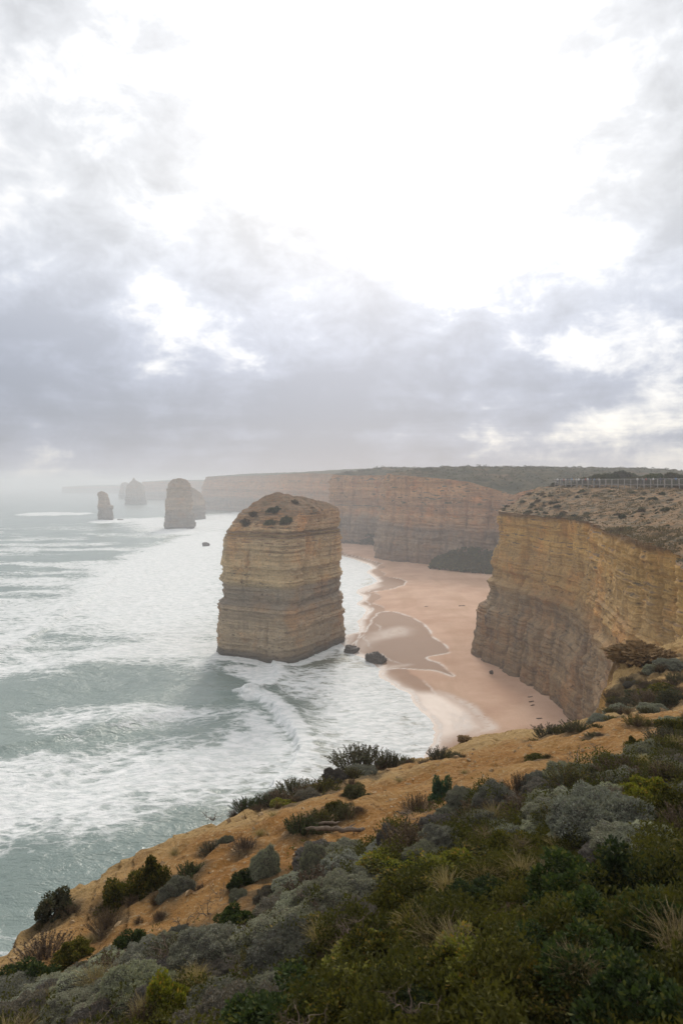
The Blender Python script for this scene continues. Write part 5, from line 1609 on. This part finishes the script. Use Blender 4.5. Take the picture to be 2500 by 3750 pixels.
# ------------------------------------------------------------------ slope shrubs, trees and scrub
_rng = np.random.default_rng(88)
cnt = 0
for _ in range(4000):
    i, j = _rng.integers(120, 880), _rng.integers(4, 120)
    p = TOPR[i, j]
    px = CX + F * p[0] / p[1]
    py = HY - F * (p[2] - H) / p[1]
    if not (1835 < px < 2495) or py < 1800 or p[1] < 70:
        continue
    cl_ = float(fbm(np.array(p[0] * 0.09), np.array(p[1] * 0.06), 3.0, 3))
    prob = 0.06 + 0.94 * float(sstep(0.05, 0.35, cl_)) + 0.75 * (py < 1826) + 0.3 * (px < 2000)
    if _rng.random() > prob * 0.8 * p[1] / 160:
        continue
    s = 0.6 + 1.7 * _rng.random() ** 2.2
    plant('slope_shrub', SMALL[cnt % 2], tuple(p - np.array([0, 0, 0.12 * s])), s, s * _rng.uniform(0.6, 1.0), _rng.uniform(0, 6), 'small dark shrub scattered on the slope below the boardwalk', 'shrub', 'scattered slope shrubs', [L_SCRUB, L_HEATH, L_BROWN][cnt % 3])
    cnt += 1
    if cnt >= 270:
        break


def proto_tree(seed):
    rng = np.random.default_rng(seed)
    tw = [tube([(0, 0, -0.3), (0.03, 0.02, 0.15), (0.06, 0, 0.4)], [0.05, 0.04, 0.03], 6)]
    clumps = 26
    c = unit(rng.normal(size=(clumps, 3)))
    c[:, 2] = np.abs(c[:, 2]) * 0.9
    c = c * (rng.uniform(0.3, 1, clumps) ** 0.5)[:, None] * np.array([0.42, 0.42, 0.45]) + np.array([0, 0, 0.38])
    for q in c[:9]:
        tw.append(tube([(0.05, 0, 0.3), q * 0.6 + [0, 0, 0.1], q], [0.025, 0.015, 0.006], 4))
    n = 2600
    k = rng.integers(0, clumps, n)
    dv = unit(rng.normal(size=(n, 3)))
    base = c[k] + dv * (rng.uniform(0.10, 0.17, clumps)[k] * rng.uniform(0.4, 1, n))[:, None]
    g = leaves_geo(base, dv + np.array([0, 0, 0.3]) + rng.normal(size=(n, 3)) * 0.4, rng.uniform(0.05, 0.10, n), rng.uniform(0.015, 0.03, n), rng)
    v, f = join_geo(tw)
    return [('crown', leaf_obj_mesh('crown', [g], L_SCRUB)), ('trunk', mesh_np('trunk', v, f, mats=[M_TWIG]))]


TREE = [proto_tree(701), proto_tree(702), proto_tree(703)]
tn = 0
BW_A, BW_B = np.array([62.4, 200.0]), np.array([87.0, 162.0])
BW_D = (BW_B - BW_A) / np.linalg.norm(BW_B - BW_A)
BW_N = np.array([-BW_D[1], BW_D[0]])
_tv = TOPR[:, 60:].reshape(-1, 3)
_tpx = CX + F * _tv[:, 0] / np.maximum(_tv[:, 1], 1.0)
_tfar = (_tv[:, :2] - BW_A) @ BW_N
for px in np.concatenate([np.linspace(2015, 2510, 20), np.linspace(2150, 2505, 18), np.linspace(2200, 2500, 12)]):
    px = px + _rng.uniform(-8, 8)
    c = np.where((np.abs(_tpx - px) < 5) & (_tfar > 5.0) & (_tfar < 60.0) & (_tv[:, 1] > 140))[0]
    if len(c) == 0:
        continue
    p = _tv[c[_rng.integers(0, len(c))]]
    hgt = _rng.uniform(2.6, 5.0) * (1.0 if px > 2150 else 0.6)
    plant('coastal_tree', TREE[tn % 3], tuple(p), hgt * _rng.uniform(1.0, 1.6), hgt, _rng.uniform(0, 6), 'low wind shaped coastal tree on the plateau behind the boardwalk', 'tree', 'coastal trees behind the boardwalk', [None, L_HEATH, L_DARK][tn % 3])
    tn += 1


def scrub_mass(label, pts, size, per, seed, mat=L_SCRUB):
    rng = np.random.default_rng(seed)
    pts = np.asarray(pts, float)
    n = len(pts)
    s = rng.uniform(0.6, 1.3, n) * size
    dv = unit(rng.normal(size=(n * per, 3)))
    dv[:, 2] = np.abs(dv[:, 2])
    base = np.repeat(pts, per, 0) + dv * (np.repeat(s, per) * rng.uniform(0.4, 1.0, n * per))[:, None] * np.array([1, 1, 0.75])
    L = np.repeat(s, per) * rng.uniform(0.35, 0.7, n * per)
    g = leaves_geo(base, dv + rng.normal(size=dv.shape) * 0.4, L, L * 0.42, rng)
    return tag(link('scrub', leaf_obj_mesh('scrub', [g], mat)), label, kind='stuff')


def talus(poly, n, hmax, seed, zb=2.0):
    rng = np.random.default_rng(seed)
    P = np.array([sea_pt(px, py, zb) for px, py in poly])
    out = []
    lo, hi = P.min(0), P.max(0)
    while len(out) < n:
        q = rng.uniform(lo, hi, size=(n, 2))
        d = poly_sd(q[:, 0], q[:, 1], P)
        for (x, y), dd in zip(q, d):
            if dd > 0:
                out.append((x, y, zb + rng.random() * min(hmax, dd * 1.2)))
    return out[:n]


def fallen(n, seed):
    """scrub on a cone of fallen earth against the cliff foot"""
    r_ = np.random.default_rng(seed)
    out = []
    for _ in range(n):
        px = r_.uniform(1585, 1850)
        x0, y0 = sea_pt(px, np.interp(px, [1585, 1700, 1850], [2078, 2092, 2104]), 2.8)
        env = float(np.interp(px, [1585, 1640, 1730, 1850], [0.2, 0.7, 1.0, 0.9]))
        t = r_.uniform(0, 15)
        k = (y0 + t) / y0
        out.append((x0 * k, y0 + t, 2.6 + t * 0.78 * env * r_.uniform(0.55, 1.0)))
    return out


scrub_mass('dark green scrub on the fallen earth below the middle headland', fallen(520, 5), 1.7, 44, 6, L_DARK)
scrub_mass('hazy scrub below the second headland beyond the beach', talus([(1235, 1985), (1290, 1990), (1340, 1996), (1390, 2002), (1395, 1975), (1300, 1966), (1235, 1966)], 200, 9, 7), 2.2, 30, 8)


def slope_heath():
    """dry grass and herbs over the slope below the boardwalk"""
    r_ = np.random.default_rng(123)
    n = 26000
    i = r_.integers(90, 895, n)
    j = r_.integers(1, 125, n)
    f = r_.random((n, 1))
    p = TOPR[i, j] * (1 - f) + TOPR[np.minimum(i + 1, 899), np.minimum(j + 1, 149)] * f
    keep = r_.random(n) < 0.08 + 0.85 * sstep(-0.10, 0.40, fbm(p[:, 0] * 0.10, p[:, 1] * 0.05, 9.0, 4, 0.6))
    p = p[keep]
    k = 4
    b = np.repeat(p, k, 0) + r_.normal(size=(len(p) * k, 3)) * np.array([0.25, 0.25, 0.0])
    b[:, 2] -= 0.06
    d = r_.normal(size=b.shape) * 0.7 + np.array([0, 0, 0.8])
    g = leaves_geo(b, d, r_.uniform(0.18, 0.5, len(b)), r_.uniform(0.05, 0.14, len(b)), r_)
    tn_ = np.clip(0.5 + 0.6 * fbm(p[:, 0] * 0.15, p[:, 1] * 0.08, 19.0, 3), 0, 1)
    g = (g[0], g[1], np.clip(0.6 * np.repeat(tn_, k * 4) + 0.45 * g[2] - 0.05, 0, 1))
    m = leaf_mat('slope_herb', (0.075, 0.060, 0.032), (0.205, 0.145, 0.072), (0.32, 0.25, 0.15), 0.2)
    tag(link('heath_grass', leaf_obj_mesh('heath_grass', [g], m)), 'dry brown grass and herbs over the slope below the boardwalk', kind='stuff')


slope_heath()

# heath on the headland tops
for V, lab, sd_, n in ((TOPB, 'low heath over the top of the middle headland', 9, 2600), (TOPC, 'low heath over the top of the second headland', 10, 500), (TOPR, 'low scrub along the plateau behind the boardwalk', 11, 500)):
    r_ = np.random.default_rng(sd_)
    if V is TOPR:
        i = r_.integers(0, 560, n)
        j = r_.integers(108, V.shape[1], n)
    else:
        i = r_.integers(0, V.shape[0], n)
        j = r_.integers(6, V.shape[1], n)
    q = V[i, j]
    scrub_mass(lab, q, 1.0 if V is TOPR else 1.25, 14, sd_ + 20)

# ------------------------------------------------------------------ boardwalk and people
M_DECK = plain_mat('grey_timber', (0.22, 0.20, 0.175), 0.85, 3.0)
M_POST = plain_mat('pale_timber_post', (0.36, 0.335, 0.30), 0.85, 3.0)
M_RAIL = plain_mat('pale_handrail', (0.62, 0.60, 0.57), 0.5, 3.0, 0.15)


def box(x0, x1, y0, y1, z0, z1):
    V = np.array([(x, y, z) for z in (z0, z1) for y in (y0, y1) for x in (x0, x1)], float)
    Fq = np.array([(0, 2, 3, 1), (4, 5, 7, 6), (0, 1, 5, 4), (2, 6, 7, 3), (0, 4, 6, 2), (1, 3, 7, 5)])
    return V, Fq


A_, B_ = np.array([62.4, 200.0]), np.array([87.0, 162.0])
LEN = float(np.linalg.norm(B_ - A_))
DZ = 49.75
bw = empty('boardwalk', (A_[0], A_[1], DZ))
bw.rotation_euler = (0, 0, math.atan2(B_[1] - A_[1], B_[0] - A_[0]))
tag(bw, 'raised timber lookout boardwalk with slatted railings on the cliff top', 'boardwalk')
WID = 2.6


def bpart(name, geo, mat, parent=None):
    return link(name, mesh_np(name, geo[0], geo[1], smooth=False, mats=[mat]), parent or bw)


RAILINGS = []
bpart('deck', box(-0.1, LEN, 0, WID, -0.14, 0.0), M_DECK)
for yy in (0.02, WID - 0.02):
    bpart('beam', box(0, LEN, yy - 0.06, yy + 0.06, -0.42, -0.142), M_DECK)
    rl = bpart('railing', box(-0.1, LEN, yy - 0.07, yy + 0.07, 1.2, 1.27), M_RAIL)
    RAILINGS.append(rl)
    for k in range(4):
        bpart('rail', box(0, LEN, yy - 0.02, yy + 0.02, 0.16 + k * 0.25, 0.25 + k * 0.25), M_DECK, rl)
bpart('end_rail', box(-0.16, -0.11, 0, WID, 1.2, 1.27), M_RAIL)
post_me = mesh_np('post', *box(-0.065, 0.065, -0.065, 0.065, -2.6, 1.195), smooth=False, mats=[M_POST])
brace_me = mesh_np('stump', *box(-0.07, 0.07, -0.07, 0.07, -2.6, -0.145), smooth=False, mats=[M_POST])
npost = int(LEN / 1.9)
for k in range(npost + 1):
    link('post', post_me, RAILINGS[0], (0.1 + k * 1.9, -0.11, 0))
    link('post', post_me, RAILINGS[1], (0.1 + k * 1.9, WID + 0.11, 0))
    if k % 2 == 0:
        link('stump', brace_me, bw, (1.05 + k * 1.9, WID * 0.5, 0))


def person_mesh(name, pose, top, legs):
    bm_me = bpy.data.meshes.new('person_skel')
    lean, armL, armR, stride = pose
    J = [(0, 0, 0.93), (0, 0.01, 1.18), (0, 0.02 + lean, 1.42), (0, 0.03 + lean, 1.52), (0, 0.04 + lean, 1.63), (0, 0.03 + lean, 1.74),
         (-0.10, 0, 0.88), (-0.11, stride, 0.48), (-0.11, stride * 0.6, 0.06), (-0.11, stride * 0.6 + 0.13, 0.03),
         (0.10, 0, 0.88), (0.11, -stride, 0.48), (0.11, -stride * 1.4, 0.06), (0.11, -stride * 1.4 + 0.13, 0.03),
         (-0.19, 0.01 + lean, 1.40), (-0.25, armL * 0.4, 1.14), (-0.23, 0.05 + armL, 0.92 + armL * 0.9), (0.19, 0.01 + lean, 1.40), (0.25, armR * 0.4, 1.14), (0.23, 0.05 + armR, 0.92 + armR * 0.9)]
    Ed = [(0, 1), (1, 2), (2, 3), (3, 4), (4, 5), (0, 6), (6, 7), (7, 8), (8, 9), (0, 10), (10, 11), (11, 12), (12, 13), (2, 14), (14, 15), (15, 16), (2, 17), (17, 18), (18, 19)]
    rad = [0.15, 0.14, 0.16, 0.06, 0.10, 0.08, 0.09, 0.065, 0.045, 0.04, 0.09, 0.065, 0.045, 0.04, 0.065, 0.05, 0.038, 0.065, 0.05, 0.038]
    bm_me.from_pydata(J, Ed, [])
    ob = bpy.data.objects.new('person_skel', bm_me)
    COL.objects.link(ob)
    ob.modifiers.new('skin', 'SKIN')
    if not bm_me.skin_vertices:
        bm_me.attributes  # layer is made by the modifier below
        bpy.context.view_layer.objects.active = ob
        bpy.ops.mesh.customdata_skin_add()
    for sv, r in zip(bm_me.skin_vertices[0].data, rad):
        sv.radius = (r, r * 0.8)
    bm_me.skin_vertices[0].data[0].use_root = True
    sub = ob.modifiers.new('sub', 'SUBSURF')
    sub.levels = 1
    dg = bpy.context.evaluated_depsgraph_get()
    me = bpy.data.meshes.new_from_object(ob.evaluated_get(dg))
    me.name = name
    bpy.data.objects.remove(ob)
    me.materials.clear()
    for m in (top, legs, M_SKIN, M_HAIR):
        me.materials.append(m)
    for p in me.polygons:
        c = p.center
        p.use_smooth = True
        if c.z > 1.53:
            p.material_index = 3 if (c.z > 1.69 or c.y < 0.02 + lean) else 2
        elif c.z < 0.93 and abs(c.x) < 0.19:
            p.material_index = 1
        elif c.z < 1.0 and abs(c.x) > 0.2:
            p.material_index = 2
        else:
            p.material_index = 0
    return me


M_SKIN = plain_mat('skin', (0.42, 0.26, 0.18), 0.6, 8.0, 0.1)
M_HAIR = plain_mat('dark_hair', (0.03, 0.022, 0.018), 0.7, 20.0)
CLOTH = {n: plain_mat(n + '_cloth', c, 0.9, 9.0, 0.2) for n, c in {'white': (0.75, 0.74, 0.72), 'black': (0.025, 0.025, 0.028), 'navy': (0.03, 0.045, 0.10), 'red': (0.35, 0.05, 0.04), 'grey': (0.25, 0.25, 0.26), 'blue': (0.10, 0.2, 0.36), 'tan': (0.36, 0.27, 0.17)}.items()}
POSE = [(0.0, 0.05, 0.1, 0.02), (0.05, 0.3, 0.28, 0.0), (0.0, 0.02, 0.02, 0.14)]
combos = [('white', 'navy'), ('black', 'black'), ('grey', 'navy'), ('red', 'black'), ('white', 'tan'), ('navy', 'grey'), ('black', 'tan'), ('blue', 'black'), ('tan', 'navy'), ('white', 'black')]
PM = [person_mesh('person', POSE[i % 3], CLOTH[a], CLOTH[b]) for i, (a, b) in enumerate(combos)]
ang = bw.rotation_euler[2]
PPX = [2040, 2047, 2056, 2063, 2069, 2077, 2084, 2092, 2101, 2108, 2117, 2126, 2134, 2143, 2150, 2158, 2167, 2175, 2184, 2192, 2332, 2340, 2351, 2364, 2389, 2416, 2428, 2473]
dirv = (B_ - A_) / LEN
nv = np.array([-dirv[1], dirv[0]])
names_ = ['in the crowd at the left end', 'in the crowd', 'near the right end of the crowd']
for i, px in enumerate(PPX):
    u = (px - CX) / F
    off = _rng.uniform(0.45, WID - 0.45)
    o_ = A_ + nv * off
    t_ = (u * o_[1] - o_[0]) / (dirv[0] - u * dirv[1])
    q = o_ + dirv * t_
    k = i % len(PM)
    a, b = combos[k]
    o = link('person', PM[k], None, (q[0], q[1], DZ))
    o.scale = (1, 1, _rng.uniform(0.93, 1.04))
    o.rotation_euler = (0, 0, ang + math.pi + _rng.uniform(-0.9, 0.9) + (0 if i % 3 else math.pi))
    if i < 20:
        where = 'standing %s from the left in the boardwalk crowd' % ('first second third fourth fifth sixth seventh eighth ninth tenth eleventh twelfth thirteenth fourteenth fifteenth sixteenth seventeenth eighteenth nineteenth twentieth'.split()[i])
    else:
        where = '%s from left among the scattered visitors right of the crowd' % ('first second third fourth fifth sixth seventh eighth'.split()[i - 20])
    tag(o, 'person in a %s top %s' % (a, where), 'person', 'visitors on the boardwalk')
